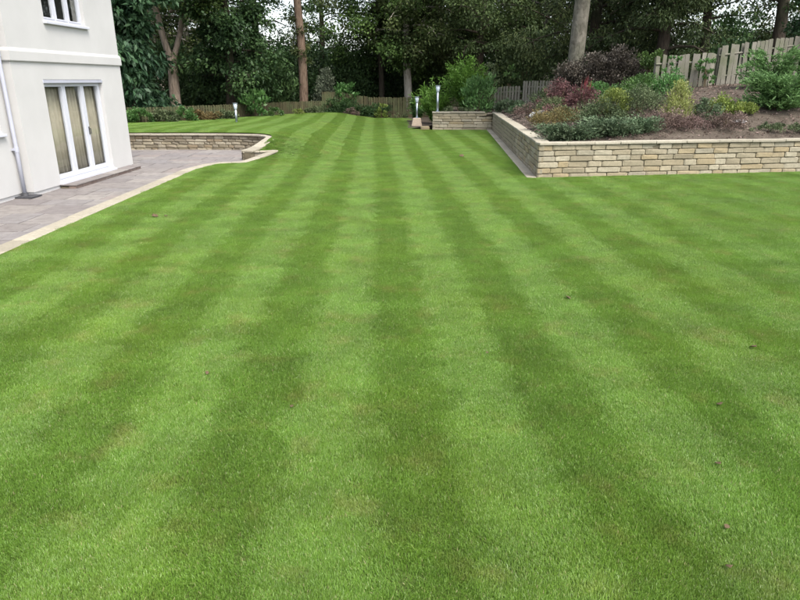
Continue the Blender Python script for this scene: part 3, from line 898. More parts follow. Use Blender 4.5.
def clump_leaves(C, rad, n_per, L, W, rng, centre=None, outw=0.6, up=0.2, droop=0.0, flat=0.75, varc=None):
    """leaves round clump centres C (m,3)"""
    m = len(C)
    rad = np.broadcast_to(np.asarray(rad, dtype=float), (m,))
    g = rng.normal(0, 1, (m, n_per, 3)); g /= np.linalg.norm(g, axis=2, keepdims=True)
    rr = rng.random((m, n_per, 1)) ** 0.45
    off = g * rr * rad[:, None, None]; off[:, :, 2] *= flat
    P = (C[:, None, :] + off).reshape(-1, 3)
    d = rng.normal(0, 0.6, (m, n_per, 3)) + g * outw
    if centre is not None:
        oc = C - np.asarray(centre); oc /= np.linalg.norm(oc, axis=1, keepdims=True) + 1e-6
        d += oc[:, None, :] * outw
    d[:, :, 2] += up - droop
    d = d.reshape(-1, 3); d /= np.linalg.norm(d, axis=1, keepdims=True)
    N = len(P)
    V, F = leaf_quads(P, d, L * rng.uniform(0.65, 1.3, N), W * rng.uniform(0.7, 1.25, N), rng)
    cv = rng.random(m) if varc is None else varc
    var = np.clip(np.repeat(cv, n_per) * 0.6 + rng.random(N) * 0.4, 0, 1)
    return V, F, var

def join(parts):
    V, F, A = [], [], []; b = 0
    for v, f, a in parts:
        V.append(v); F.append(f + b); A.append(a); b += len(v)
    return np.concatenate(V), np.concatenate(F), np.concatenate(A)

def stems(h, rx, n, rng, r0=0.012):
    mb = MB()
    for _ in range(n):
        a = rng.uniform(0, math.tau); q = rng.uniform(0.1, 0.8)
        mb.tube([(0.03 * math.cos(a), 0.03 * math.sin(a), -0.08), (q * 0.4 * rx * math.cos(a), q * 0.4 * rx * math.sin(a), h * 0.45), (q * rx * math.cos(a + .3), q * rx * math.sin(a + .3), h * 0.85)], [r0, r0 * 0.8, r0 * 0.4], 5)
    return mb

def shrub(name, label, loc, rx, ry, rz, mat, leaf=(0.07, 0.035), n=2500, seed=0, kind='mound', group=None, clumps=None, cat='shrub', zsink=0.0, cr=0.34):
    rng = np.random.default_rng(seed + 100)
    e = tag(empty(name, loc), label, cat, group)
    e.rotation_euler = (0, 0, rng.uniform(0, 6.28)) if abs(rx - ry) < 0.05 else (0, 0, 0)
    L, W = leaf
    if kind == 'mound':
        m = clumps or max(14, int(n / 70))
        g = rng.normal(0, 1, (m, 3)); g /= np.linalg.norm(g, axis=1, keepdims=True); g[:, 2] = np.abs(g[:, 2])
        k = rng.uniform(0.55, 1.0, (m, 1))
        C = g * k * np.array([rx, ry, rz]) * rng.uniform(0.75, 1.12, (m, 1))
        C[:, 2] = C[:, 2] * 0.85 + rz * 0.08
        V, F, A = clump_leaves(C, cr * min(rx, ry, rz) * rng.uniform(0.6, 1.35, m), max(8, n // m), L, W, rng, (0, 0, 0.1), 0.6, 0.25)
    elif kind == 'spray':        # low spreading conifer: arching sprays of narrow leaves
        parts = []
        m = max(30, n // 45)
        az = rng.uniform(0, math.tau, m); ln = rng.uniform(0.4, 1.05, m); el = rng.uniform(0.1, 1.0, m)
        for a, l, q in zip(az, ln, el):
            t = np.linspace(0.15, 1, 45)
            x = np.cos(a) * rx * l * t; y = np.sin(a) * ry * l * t
            z = rz * q * np.sin(t * 1.9) + rng.normal(0, 0.02, 45)
            P = np.stack([x, y, np.maximum(z, 0.0)], 1) + rng.normal(0, 0.03, (45, 3))
            d = np.stack([np.cos(a) + rng.normal(0, .6, 45), np.sin(a) + rng.normal(0, .6, 45), 0.45 + rng.normal(0, .4, 45)], 1); d /= np.linalg.norm(d, axis=1, keepdims=True)
            v, f = leaf_quads(P, d, L * rng.uniform(0.7, 1.3, 45), W * rng.uniform(0.7, 1.3, 45), rng)
            parts.append((v, f, np.clip(rng.random() * 0.5 + 0.5 * t + rng.normal(0, .1, 45), 0, 1)))
        V, F, A = join(parts)
    elif kind in ('cone', 'upright', 'feather'):
        m = clumps or max(16, n // 24)
        t = rng.random(m) ** (1.4 if kind == 'cone' else 0.9)
        prof = (1 - t) ** 0.8 if kind == 'cone' else (0.5 + 0.6 * np.sin(t * 2.6)) * (1.0 - 0.35 * t)
        a = rng.uniform(0, math.tau, m); q = rng.uniform(0.35, 1.0, m) * prof
        C = np.stack([np.cos(a) * rx * q, np.sin(a) * ry * q, t * rz * 0.95 + 0.04], 1)
        V, F, A = clump_leaves(C, cr * min(rx, ry) * rng.uniform(0.6, 1.2, m), max(8, n // m), L, W, rng, (0, 0, rz * 0.2), 0.45, 0.9 if kind != 'feather' else 0.5)
    elif kind == 'plume':        # bamboo-like: arching canes with leaves along them
        parts = []
        m = max(20, n // 60)
        for _ in range(m):
            a = rng.uniform(0, math.tau); l = rng.uniform(0.25, 1.0); hh = rz * rng.uniform(0.55, 1.05) * (1 - 0.35 * l)
            t = np.sort(rng.uniform(0.12, 1, 60))
            x = np.cos(a) * rx * l * t ** 1.6; y = np.sin(a) * ry * l * t ** 1.6; z = hh * t
            P = np.stack([x, y, z], 1) + rng.normal(0, 0.05, (60, 3))
            d = np.stack([np.cos(a) * 0.6 + rng.normal(0, .7, 60), np.sin(a) * 0.6 + rng.normal(0, .7, 60), 0.55 + rng.normal(0, .45, 60)], 1); d /= np.linalg.norm(d, axis=1, keepdims=True)
            v, f = leaf_quads(P, d, L * rng.uniform(0.6, 1.3, 60), W * rng.uniform(0.7, 1.3, 60), rng)
            parts.append((v, f, np.clip(rng.random() * 0.5 + 0.4 * t + rng.normal(0, .12, 60), 0, 1)))
        V, F, A = join(parts)
    elif kind == 'blades':       # long strap leaves from the base
        m = n
        a = rng.uniform(0, math.tau, m); tilt = rng.uniform(0.05, 0.9, m)
        d = np.stack([np.cos(a) * tilt * rx / rz, np.sin(a) * tilt * ry / rz, np.ones(m)], 1); d /= np.linalg.norm(d, axis=1, keepdims=True)
        P = np.stack([np.cos(a) * 0.15 * rx, np.sin(a) * 0.15 * ry, np.zeros(m)], 1) * rng.random((m, 1))
        V, F = leaf_quads(P, d, rz * rng.uniform(0.6, 1.05, m), W * rng.uniform(0.7, 1.2, m), rng)
        A = rng.random(m)
    V = V.copy(); V[:, 2] = np.maximum(V[:, 2], -0.05) - zsink
    fo = link('foliage', np_mesh('foliage', V, F, A), M[mat], e)
    if kind != 'blades':
        stems(rz * 0.8, min(rx, ry) * 0.6, 5, rng, 0.012 + 0.004 * rz).build('stem', M['stem'], e)
    return e

def tree(name, label, loc, H, r0, mat, bark, seed, crown=(1.8, 9.5, 4.0), leaf=(0.16, 0.09), nlimb=16, clumps=7, nleaf=60, crad=0.62,
         lean=(0, 0), droop=0.0, limb_rise=0.35, profile='round', group='trees of the wood behind the garden', fork=None, r_top=0.35, extra=None, build=True):
    rng = np.random.default_rng(seed)
    e = tag(empty(name, loc), label, 'tree', group)
    zb, zt, rad = crown
    tr = MB()
    def axis(z):
        t = z / H
        return np.array([lean[0] * t + 0.10 * math.sin(z * 0.55 + seed), lean[1] * t + 0.10 * math.cos(z * 0.5 + seed * 2), z])
    zs = [-0.4, 0.0, 0.35, 0.9] + list(np.linspace(1.6, H, 8))
    rr = [r0 * 1.5, r0 * 1.3, r0 * 1.1, r0] + list(np.linspace(r0 * 0.97, r0 * r_top, 8))
    if fork:
        zf, sp = fork
        zs2 = [z for z in zs if z < zf] + [zf]; rr2 = list(np.interp(zs2, zs, rr))
        tr.tube([axis(z) for z in zs2], rr2, 12)
        for sgn, k in ((-1, 1.0), (1, 0.85)):
            pts = [axis(zf - 0.35) , axis(zf) + np.array([sgn * sp * 0.22, 0, 0.1]), axis(zf + 1.2) + np.array([sgn * sp * 0.62, 0.1 * sgn, 0]), axis(zf + 3.0) + np.array([sgn * sp * 1.05, 0.2 * sgn, 0]), axis(H) + np.array([sgn * sp * 1.7, 0.4 * sgn, 0])]
            tr.tube(pts, [r0 * 0.62 * k, r0 * 0.62 * k, r0 * 0.55 * k, r0 * 0.48 * k, r0 * 0.25], 10)
    else:
        tr.tube([axis(z) for z in zs], rr, 12)
    C, crs = [], []
    for i in range(nlimb):
        t = (i + rng.random()) / nlimb
        z0 = zb + (min(zt, H) - zb) * t * 0.92
        if profile == 'round': pr = math.sin(math.pi * (0.22 + 0.68 * t)) ** 0.7
        elif profile == 'cone': pr = 1.05 - 0.85 * t
        else: pr = 0.8 + 0.2 * math.sin(t * 9)
        a = i * 2.39996 + rng.normal(0, 0.35)
        ln = rad * pr * rng.uniform(0.72, 1.12)
        base = axis(z0)
        dirv = np.array([math.cos(a), math.sin(a), 0.0])
        pts = []
        for k in range(5):
            q = k / 4
            pts.append(base + dirv * ln * q + np.array([0, 0, limb_rise * ln * q - (droop + 0.25) * ln * q * q]) + rng.normal(0, 0.06, 3) * q * 2)
        rl = r0 * 0.30 * (0.5 + 0.5 * pr) * (1 - 0.5 * t)
        tr.tube(pts, [rl, rl * 0.8, rl * 0.6, rl * 0.4, rl * 0.15], 6, cap=False)
        for k in range(clumps):
            q = rng.uniform(0.3, 1.02)
            j = min(int(q * 4), 3); f = q * 4 - j
            p = np.array(pts[j]) * (1 - f) + np.array(pts[j + 1]) * f
            sd = rng.normal(0, 1, 3); sd[2] *= 0.55
            p2 = p + sd * ln * 0.17 + np.array([0, 0, -droop * 0.5 * rng.random()])
            C.append(p2); crs.append(crad * rng.uniform(0.6, 1.35))
            tr.tube([p, (p + p2) / 2 + np.array([0, 0, 0.05]), p2], [rl * 0.3, rl * 0.2, rl * 0.06], 4, cap=False)
    if extra:
        for (x, y, z, q) in extra: C.append(np.array([x, y, z])); crs.append(q)
    C = np.array(C); crs = np.array(crs)
    C[:, 2] = np.maximum(C[:, 2], 0.5)
    V, F, A = clump_leaves(C, crs * 1.2, int(nleaf * 1.9), leaf[0] * 1.12, leaf[1] * 1.15, rng, (0, 0, (zb + zt) / 2), 0.45, 0.05, 0.9 * droop, 0.7)
    tr.build('trunk', M[bark], e, smooth=True)
    link('crown', np_mesh('crown', V, F, A), M[mat], e)
    return e
def copy_tree(src, label, loc, rz, sc, group=None):
    c = src.copy(); COL.objects.link(c)
    c.location = loc; c.rotation_euler = (0, 0, rz); c.scale = (sc, sc, sc); c['label'] = label
    if group: c['group'] = group
    for ch in src.children:
        k = ch.copy(); COL.objects.link(k); k.parent = c
    return c

# ---- the wood, front row from left to right
t1 = tree('broadleaf_tree', 'dark drooping evergreen tree right beside the house corner', (-13.7, 33.2, 0.25), 9.5, 0.17, 'lf_blue', 'bark_mid', 41, (1.1, 9.2, 2.3), (0.32, 0.13), 26, 8, 44, 0.55, droop=0.55, limb_rise=0.25, profile='cone2')
sx = MB()
for dx, dy, tp in ((0.35, -0.2, 0.9), (-0.32, -0.3, -0.9)):
    sx.tube([(dx, dy, -0.3), (dx * 1.3, dy, 1.3), (dx * 1.6 + tp * 0.4, dy, 3.6), (dx + tp, dy + .3, 6)], [0.16, 0.12, 0.10, 0.04], 8)
sx.build('trunk', M['bark_mid'], t1, smooth=True)
t2 = tree('broadleaf_tree', 'tree with a brown trunk forking low into two limbs', (-12.75, 38.0, 0.3), 11, 0.30, 'lf_mid', 'bark_fork', 42, (5.2, 11, 3.8), (0.17, 0.10), 14, 7, 50, 0.6, fork=(3.2, 0.75))
t3 = tree('broadleaf_tree', 'dark trunked tree with low dense crown behind the left garden lamp', (-9.6, 37.8, 0.3), 10.5, 0.26, 'lf_dark', 'bark_dark', 43, (1.5, 10.2, 3.4), (0.20, 0.11), 24, 8, 55, 0.62, droop=0.25, profile='col')
t4 = tree('pine_tree', 'tall straight pine trunk with reddish brown bark at the end of the stripes', (-6.33, 43.2, 0.2), 14, 0.29, 'lf_olive', 'bark_brown', 44, (6.6, 14, 4.0), (0.20, 0.05), 12, 7, 60, 0.6, r_top=0.6,
          extra=[(0.35 * math.cos(a), 0.35 * math.sin(a), 3.2 + 0.22 * i, 0.28) for i, a in enumerate(np.random.default_rng(3).uniform(0, 6.28, 13))])
t5 = tree('broadleaf_tree', 'slender dark trunked tree with wide crown behind the far flower bed', (-1.35, 46.0, 0.3), 12, 0.20, 'lf_mid', 'bark_dark', 45, (3.0, 11.5, 4.8), (0.18, 0.11), 24, 8, 60, 0.75, droop=0.2, limb_rise=0.3)
t6 = tree('broadleaf_tree', 'tree with a pale grey trunk above the dark brown fence', (0.5, 44.3, 0.3), 12, 0.27, 'lf_olive', 'bark_pale', 46, (3.3, 11.5, 4.4), (0.18, 0.11), 22, 8, 60, 0.72, droop=0.25)
t7 = tree('broadleaf_tree', 'dark olive tree spreading behind the bamboo and grey picket fence', (5.2, 43.5, 0.4), 12.5, 0.30, 'lf_olive', 'bark_dark', 47, (3.2, 12, 5.2), (0.17, 0.09), 24, 9, 60, 0.72, droop=0.3)
t8 = tree('beech_tree', 'tall tree with a thick smooth grey trunk behind the purple hedge', (7.15, 27.2, 1.5), 13, 0.32, 'lf_olive', 'bark_grey', 48, (5.0, 13, 4.6), (0.15, 0.09), 14, 8, 60, 0.6, r_top=0.72, limb_rise=0.15, droop=0.15)
t9 = tree('yew_tree', 'dark yew with heavy hanging branches behind the picket fence on the bank', (11.8, 30.5, 1.7), 10, 0.28, 'lf_yew', 'bark_dark', 49, (1.2, 9.5, 3.3), (0.17, 0.05), 26, 9, 70, 0.55, droop=0.35, profile='cone2')
t10 = tree('yew_tree', 'olive yew beside the tall grey trunk', (9.6, 34.0, 1.6), 11, 0.30, 'lf_yew', 'bark_dark', 50, (1.4, 10.5, 3.4), (0.17, 0.05), 26, 9, 70, 0.58, droop=0.3, profile='cone2')
t11 = tree('broadleaf_tree', 'open dark tree with sky showing through above the tallest fence', (17.6, 32.0, 1.8), 11, 0.30, 'lf_dark', 'bark_dark', 51, (3.2, 10.5, 3.8), (0.17, 0.10), 15, 6, 30, 0.45, droop=0.2)
t12 = tree('broadleaf_tree', 'thin dark trunked tree left of the sky gap above the fence', (15.2, 34.0, 1.8), 11, 0.24, 'lf_dark', 'bark_dark', 52, (3.0, 10.5, 3.0), (0.17, 0.10), 15, 6, 30, 0.45, droop=0.2)
t13 = tree('holly_tree', 'dark holly at the right end of the tallest fence', (15.3, 24.6, 1.9), 6.5, 0.12, 'lf_dark', 'bark_dark', 53, (0.7, 6.2, 1.5), (0.11, 0.06), 20, 7, 60, 0.38, profile='col')

# ---- second row and beyond
rr2 = random.Random(77)
pool = [t3, t5, t6, t7, t9]
words = {id(t3): 'dense dark', id(t5): 'spreading green', id(t6): 'olive', id(t7): 'broad dark olive', id(t9): 'dark yew like', id(t2): 'forked brown'}
back_row = [(-21, 44), (-16.5, 46), (1.8, 52), (6.2, 53), (10.5, 49), (14.8, 45), (-25, 52), (-18, 58), (3.5, 62), (12, 60), (28, 44)]
for i, (x, y) in enumerate(back_row):
    src = pool[(i * 5 + 2) % len(pool)]
    copy_tree(src, 'tree deep in the shaded wood behind the front row of trunks', (x, y, 0.3 if x < 5 else 1.2), rr2.uniform(0, 6.28), rr2.uniform(0.95, 1.2), 'trees deep in the wood')
copy_tree(t11, 'thin leaved tree in the bright gap left of the pine', (-10.6, 50.0, 0.3), 2.1, 1.05)
copy_tree(t12, 'open tree with sky behind it just right of the pine', (-6.3, 54.0, 0.3), 4.0, 1.1)
def understorey():
    rng = np.random.default_rng(8)
    m = 3600
    x = rng.uniform(-36, 42, m); y = rng.uniform(47, 70, m)
    z = rng.random(m) ** 1.2 * (4.6 + 1.6 * np.sin(x * 0.35) * np.sin(x * 0.11 + 1)) + 0.3
    C = np.stack([x, y, z], 1)
    V, F, A = clump_leaves(C, 1.0 * rng.uniform(0.6, 1.3, m), 70, 0.30, 0.17, rng, None, 0.4, 0.1)
    tag(link('woodland_undergrowth', np_mesh('woodland_undergrowth', V, F, A), M['lf_dark']), 'dark tangle of undergrowth deep in the wood', 'undergrowth', kind='stuff')
understorey()

# ---- dark laurels filling the space between the trunks
for i, (x, y, w, h, mt, lb) in enumerate([
    (-15.8, 36.0, 1.6, 4.2, 'lf_blue', 'dark laurel behind the house corner'),
    (-11.6, 41.0, 1.3, 3.4, 'lf_dark', 'dark laurel between the forked tree and the left lamp'),
    (-8.0, 41.5, 1.5, 3.0, 'lf_dark', 'dark laurel behind the fence left of the pine'),
    (-14.6, 41.5, 1.9, 4.0, 'lf_dark', 'tall laurel behind the forked tree'),
    (-3.6, 46.5, 2.0, 3.4, 'lf_dark', 'dark laurel in the shade behind the pale conical shrub'),
    (2.6, 46.5, 2.0, 3.2, 'lf_yew', 'dark bush in the shade right of the pale trunk'),
    (7.6, 40.5, 2.0, 3.6, 'lf_yew', 'very dark bush behind the stepped grey fence'),
    (12.8, 36.5, 2.0, 4.4, 'lf_yew', 'dark bush in the shade behind the bank fence'),
    (17.8, 38.0, 2.2, 4.2, 'lf_dark', 'dark bush under the open tree on the right'),
    (13.4, 27.2, 1.1, 2.3, 'lf_dark', 'dark bush close behind the tallest fence')]):
    shrub('laurel', lb, (x, y, 0.3 if x < 5 else 1.2), w, w * 0.8, h, mt, (0.2, 0.1), 5200, 150 + i, 'upright', cr=0.5)

# ---- plants against the far fence
def P(x, y, f=None): return (x, y, f(x, y) if f else 0.0)
shrub('evergreen_shrub', 'dark rounded evergreen bush in the far bed at the end of the lawn', P(-3.6, 41.2), 1.5, 0.7, 1.25, 'lf_dark', (0.10, 0.055), 5200, 1)
shrub('evergreen_shrub', 'dark low evergreen bush in front of the brown fence', P(-1.6, 41.5), 1.25, 0.6, 1.0, 'lf_dark', (0.10, 0.055), 3600, 2)
shrub('leafy_shrub', 'bright green leafy bush rising behind the dark far bush', P(-3.4, 41.95), 0.95, 0.6, 2.0, 'lf_green', (0.16, 0.09), 2200, 3, 'upright')
shrub('conifer_shrub', 'pale grey green conical shrub beside the pine trunk', P(-4.7, 42.6), 1.25, 0.9, 2.9, 'lf_grey', (0.16, 0.07), 6000, 4, 'cone')
shrub('pink_shrub', 'dusty pink brown low shrub in the far bed', P(-2.9, 40.7), 0.6, 0.4, 0.62, 'lf_heather', (0.06, 0.03), 1500, 5)
shrub('yellow_plant', 'small yellow green plant at the end of the middle stripe', P(-1.15, 40.9), 0.42, 0.35, 0.72, 'lf_lime', (0.17, 0.07), 330, 6, 'upright', cat='plant')
shrub('low_plant', 'low grey green tuft at the foot of the dark far bush', P(-4.1, 40.35), 0.5, 0.3, 0.3, 'lf_juniper', (0.07, 0.03), 800, 7, cat='plant')
shrub('low_plant', 'low grey green cushion right of the yellow green far plant', P(0.0, 40.9), 0.7, 0.3, 0.32, 'lf_sage', (0.07, 0.03), 900, 8, cat='plant')
shrub('leafy_plant', 'bright broad leaved plant before the left fence', P(-7.9, 36.0, lz), 0.75, 0.6, 1.25, 'lf_green', (0.24, 0.12), 480, 9, 'upright', cat='plant')
shrub('low_plant', 'low bushy green clump at the foot of the broad leaved plant', P(-7.1, 36.7, lz), 0.7, 0.4, 0.5, 'lf_green', (0.09, 0.05), 900, 10, cat='plant')
shrub('yellow_plant', 'small yellow tuft against the left fence before the pine', P(-6.0, 38.9, lz), 0.32, 0.3, 0.4, 'lf_lime', (0.10, 0.04), 300, 11, cat='plant')
for i, (x, y, w, h, mt, lb) in enumerate([
    (-13.6, 30.6, 0.7, 0.55, 'lf_green', 'leafy green border plant nearest the house corner'),
    (-12.3, 30.75, 0.7, 0.62, 'lf_green', 'tall green border plant second from the house corner'),
    (-11.3, 31.5, 0.6, 0.5, 'lf_sage', 'greyish border plant by the left fence'),
    (-10.6, 32.3, 0.6, 0.55, 'lf_green', 'round green border plant midway along the left fence'),
    (-9.9, 33.2, 0.75, 0.42, 'lf_orange', 'rusty brown border plant left of the lone garden lamp'),
    (-9.1, 34.1, 0.6, 0.4, 'lf_sage', 'low border plant just behind the lone garden lamp'),
    (-5.3, 40.3, 0.5, 0.3, 'lf_sage', 'low grey cushion at the end of the left fence')]):
    shrub('border_plant', lb, P(x, y, lz), w * 1.25, 0.5, h * 1.3, mt, (0.12, 0.055), 1700, 20 + i, group='border plants along the left fence', cat='plant')

# ---- behind the return wall
shrub('bamboo', 'tall bright yellow green feathery bamboo behind the end wall', P(3.35, 34.6, bz), 1.35, 0.9, 2.9, 'lf_bright', (0.26, 0.045), 8500, 40, 'plume', cat='bamboo')
shrub('bamboo', 'smaller arching bamboo just behind the wall lamp', P(1.85, 35.2, bz), 1.3, 0.8, 2.5, 'lf_bright', (0.26, 0.045), 4600, 41, 'plume', cat='bamboo')
shrub('rhododendron', 'glossy round rhododendron at the corner of the end wall', P(3.85, 32.2, bz), 0.85, 0.7, 1.55, 'lf_glossy', (0.19, 0.075), 1500, 42, 'upright', cr=0.5)
shrub('slender_shrub', 'tall slender green shrub between the bamboo and the fence', P(4.7, 34.6), 0.5, 0.45, 3.1, 'lf_sage', (0.12, 0.06), 1000, 43, 'upright', cr=0.4)
shrub('slender_shrub', 'wispy green sapling above the lower grey fence', P(5.8, 34.8), 0.6, 0.5, 3.05, 'lf_green', (0.15, 0.07), 420, 44, 'upright', cr=0.4, clumps=14)
shrub('fern', 'arching fern behind the middle garden lamp', P(0.95, 37.0), 0.75, 0.6, 1.5, 'lf_green', (0.2, 0.06), 700, 45, 'plume', cat='fern')
shrub('low_plant', 'low green plants along the top of the end wall', P(2.8, 31.8, bz), 1.0, 0.35, 0.4, 'lf_sage', (0.08, 0.04), 1300, 46, cat='plant')
shrub('low_plant', 'bluish leafy clump below the lower grey fence', P(5.05, 30.3, bz), 0.75, 0.55, 0.62, 'lf_juniper', (0.13, 0.05), 1300, 47, cat='plant')
shrub('low_plant', 'dark low shrub inside the inner wall corner', P(5.0, 28.3, bz), 0.6, 0.5, 0.4, 'lf_dark', (0.07, 0.03), 900, 48, cat='plant')

# ---- the planted bank
B = [
 # name, label, x, y, rx, ry, rz, mat, leaf, n, kind
 ('juniper', 'dark blue green juniper spilling over the wall corner', 4.3, 16.5, 0.8, 0.55, 0.31, 'lf_juniper', (0.07, 0.02), 5200, 'spray'),
 ('juniper', 'spreading juniper along the front coping right of the corner one', 5.4, 16.7, 0.75, 0.5, 0.34, 'lf_juniper', (0.07, 0.02), 4600, 'spray'),
 ('juniper', 'small greyish juniper at the right end of the low conifers', 6.25, 16.85, 0.45, 0.4, 0.30, 'lf_juniper', (0.06, 0.02), 2500, 'spray'),
 ('spirea', 'orange tinged green spirea behind the corner juniper', 4.55, 19.4, 0.72, 0.55, 0.50, 'lf_orange', (0.05, 0.02), 2600, 'mound'),
 ('hebe', 'olive green hebe mound behind the front junipers', 5.55, 18.3, 0.75, 0.6, 0.52, 'lf_sage', (0.05, 0.022), 3200, 'mound'),
 ('golden_shrub', 'yellow green upright shrub in the middle of the front planting', 6.0, 18.5, 0.42, 0.35, 0.62, 'lf_lime', (0.06, 0.022), 1300, 'upright'),
 ('hebe', 'large sage green mound right of the yellow green upright shrub', 6.85, 18.9, 0.9, 0.7, 0.62, 'lf_sage', (0.05, 0.022), 3800, 'mound'),
 ('barberry', 'burgundy barberry before the stepped grey fence', 5.7, 23.6, 0.55, 0.45, 0.95, 'lf_burg', (0.05, 0.03), 2200, 'mound'),
 ('barberry', 'smaller burgundy barberry in the middle of the bank', 5.9, 21.3, 0.48, 0.42, 0.72, 'lf_burg', (0.05, 0.03), 1700, 'mound'),
 ('barberry', 'low wine red shrub by the grey rock', 5.0, 21.4, 0.42, 0.4, 0.42, 'lf_burg', (0.05, 0.03), 1100, 'mound'),
 ('golden_shrub', 'pale green mound between the two burgundy shrubs', 5.15, 22.6, 0.5, 0.4, 0.55, 'lf_sage', (0.055, 0.025), 1500, 'mound'),
 ('green_shrub', 'bright green mound right of the small burgundy barberry', 6.7, 21.6, 0.45, 0.4, 0.62, 'lf_green', (0.06, 0.03), 1500, 'mound'),
 ('green_shrub', 'fresh green bush below the purple hedge', 7.7, 21.6, 0.62, 0.5, 0.72, 'lf_green', (0.06, 0.03), 2000, 'mound'),
 ('green_shrub', 'wide green mound before the left end of the bank fence', 8.55, 21.2, 0.72, 0.5, 0.68, 'lf_green', (0.06, 0.03), 2200, 'mound'),
 ('green_shrub', 'small green bush at the foot of the red plant', 6.7, 23.0, 0.5, 0.4, 0.6, 'lf_green', (0.06, 0.03), 1300, 'mound'),
 ('golden_conifer', 'pale yellow conical conifer in the middle of the bank', 7.55, 17.9, 0.46, 0.42, 0.78, 'lf_yellow', (0.06, 0.02), 2000, 'cone'),
 ('blue_shrub', 'small bluish green shrub right of the yellow conifer', 8.3, 17.75, 0.38, 0.33, 0.46, 'lf_juniper', (0.055, 0.022), 1300, 'mound'),
 ('heather', 'reddish brown heather behind the front wall, left of the yellow conifer', 6.95, 17.1, 0.55, 0.4, 0.5, 'lf_heather', (0.04, 0.014), 2600, 'mound'),
 ('heather', 'darker heather below the yellow conifer', 7.6, 17.05, 0.4, 0.33, 0.35, 'lf_heather', (0.04, 0.014), 1600, 'mound'),
 ('heather', 'faded heather left of the white stone', 8.55, 17.15, 0.5, 0.35, 0.38, 'lf_heather', (0.04, 0.014), 2000, 'mound'),
 ('golden_shrub', 'small lime yellow shrub left of the big feathery bush', 8.95, 18.4, 0.32, 0.3, 0.42, 'lf_lime', (0.06, 0.03), 800, 'mound'),
 ('golden_shrub', 'low lime yellow shrub at the foot of the big feathery bush', 9.35, 18.1, 0.4, 0.3, 0.3, 'lf_lime', (0.06, 0.03), 900, 'mound'),
 ('feathery_bush', 'big soft feathery green bush at the right edge of the bank', 10.6, 18.5, 0.95, 0.7, 0.80, 'lf_fern', (0.13, 0.03), 4600, 'spray'),
 ('feathery_bush', 'upper feathery green bush leaning on the tallest fence', 12.0, 21.6, 1.0, 0.7, 0.95, 'lf_fern', (0.14, 0.035), 2600, 'spray'),
 ('ground_cover', 'low mossy green ground cover by the right end of the wall', 9.95, 17.15, 0.75, 0.35, 0.16, 'lf_sage', (0.04, 0.018), 2000, 'mound'),
 ('climber', 'green climber scrambling up the left end of the bank fence', 9.2, 22.75, 0.42, 0.2, 0.95, 'lf_green', (0.08, 0.05), 260, 'upright'),
 ('climber', 'leafy climber halfway along the bank fence', 10.5, 23.0, 0.5, 0.2, 0.75, 'lf_green', (0.08, 0.05), 240, 'upright'),
 ('leafy_shrub', 'leafy green shrub peeping over the bank fence', 8.9, 24.0, 0.8, 0.4, 1.35, 'lf_mid', (0.1, 0.05), 1500, 'mound'),

 ('green_shrub', 'small round green shrub just behind the orange tinged spirea', 5.0, 20.3, 0.42, 0.35, 0.42, 'lf_sage', (0.05, 0.025), 1100, 'mound'),
 ('green_shrub', 'pale green shrub in front of the fresh green bush', 7.3, 20.0, 0.5, 0.4, 0.45, 'lf_sage', (0.05, 0.025), 1300, 'mound'),
 ('heather', 'dry brown heather behind the yellow conifer', 8.2, 19.6, 0.5, 0.4, 0.38, 'lf_heather', (0.04, 0.014), 1500, 'mound'),
 ('barberry', 'dull reddish shrub below the stepped grey fence', 6.35, 25.6, 0.55, 0.45, 0.75, 'lf_burg', (0.05, 0.03), 1500, 'mound'),
 ('green_shrub', 'low dark green shrub at the foot of the stepped grey fence', 6.1, 27.4, 0.7, 0.5, 0.6, 'lf_sage', (0.06, 0.03), 1400, 'mound'),
 ('heather', 'pinkish heather close behind the long side wall', 4.7, 24.3, 0.5, 0.42, 0.42, 'lf_heather', (0.045, 0.016), 1300, 'mound'),
 ('green_shrub', 'grey green cushion behind the long side wall', 4.9, 26.2, 0.5, 0.42, 0.42, 'lf_juniper', (0.05, 0.02), 1200, 'mound'),
]
for i, (nm, lb, x, y, rx, ry, rz, mt, lf, n, kd) in enumerate(B):
    shrub(nm, lb, (x, y, fz(bank_z, x, y) - 0.03), rx * 1.15, ry * 1.15, rz * 1.22, mt, (lf[0] * 1.15, lf[1] * 1.2), int(n * 1.5), 60 + i, kd, cr=0.4 if kd == 'cone' else 0.36)
shrub('red_cordyline', 'bright red spiky plant in front of the purple hedge', (6.35, 22.7, fz(bank_z, 6.35, 22.7)), 0.3, 0.26, 0.95, 'lf_red', (0.3, 0.035), 24, 95, 'blades', cat='plant')
hedge = tag(empty('purple_hedge', (7.9, 24.9, 1.55)), 'long dark purple leaved hedge left of the bank fence', 'hedge')
def make_hedge():
    rng = np.random.default_rng(17)
    m = 420
    x = rng.uniform(-2.0, 1.35, m); y = rng.uniform(-0.55, 0.55, m)
    top = 1.55 + 0.18 * np.sin(x * 2.3 + 1) + 0.12 * np.sin(x * 5.1)
    top *= np.sqrt(np.clip(1 - (np.abs(x + 0.3) / 2.0) ** 4, 0.1, 1))
    z = rng.random(m) ** 0.7 * top
    C = np.stack([x, y, z], 1)
    V, F, A = clump_leaves(C, 0.24 * rng.uniform(0.6, 1.3, m), 42, 0.075, 0.045, rng, (0, 0, 0.4), 0.5, 0.25)
    link('foliage', np_mesh('foliage', V, F, A), M['lf_purple'], hedge)
    mb = MB()
    for k in range(9):
        xx = -1.7 + k * 0.35; mb.tube([(xx, 0, -0.1), (xx + rng.normal(0, .1), 0.1, 0.6), (xx + rng.normal(0, .2), 0, 1.2)], [0.025, 0.02, 0.008], 5)
    mb.build('stem', M['stem'], hedge)
make_hedge()
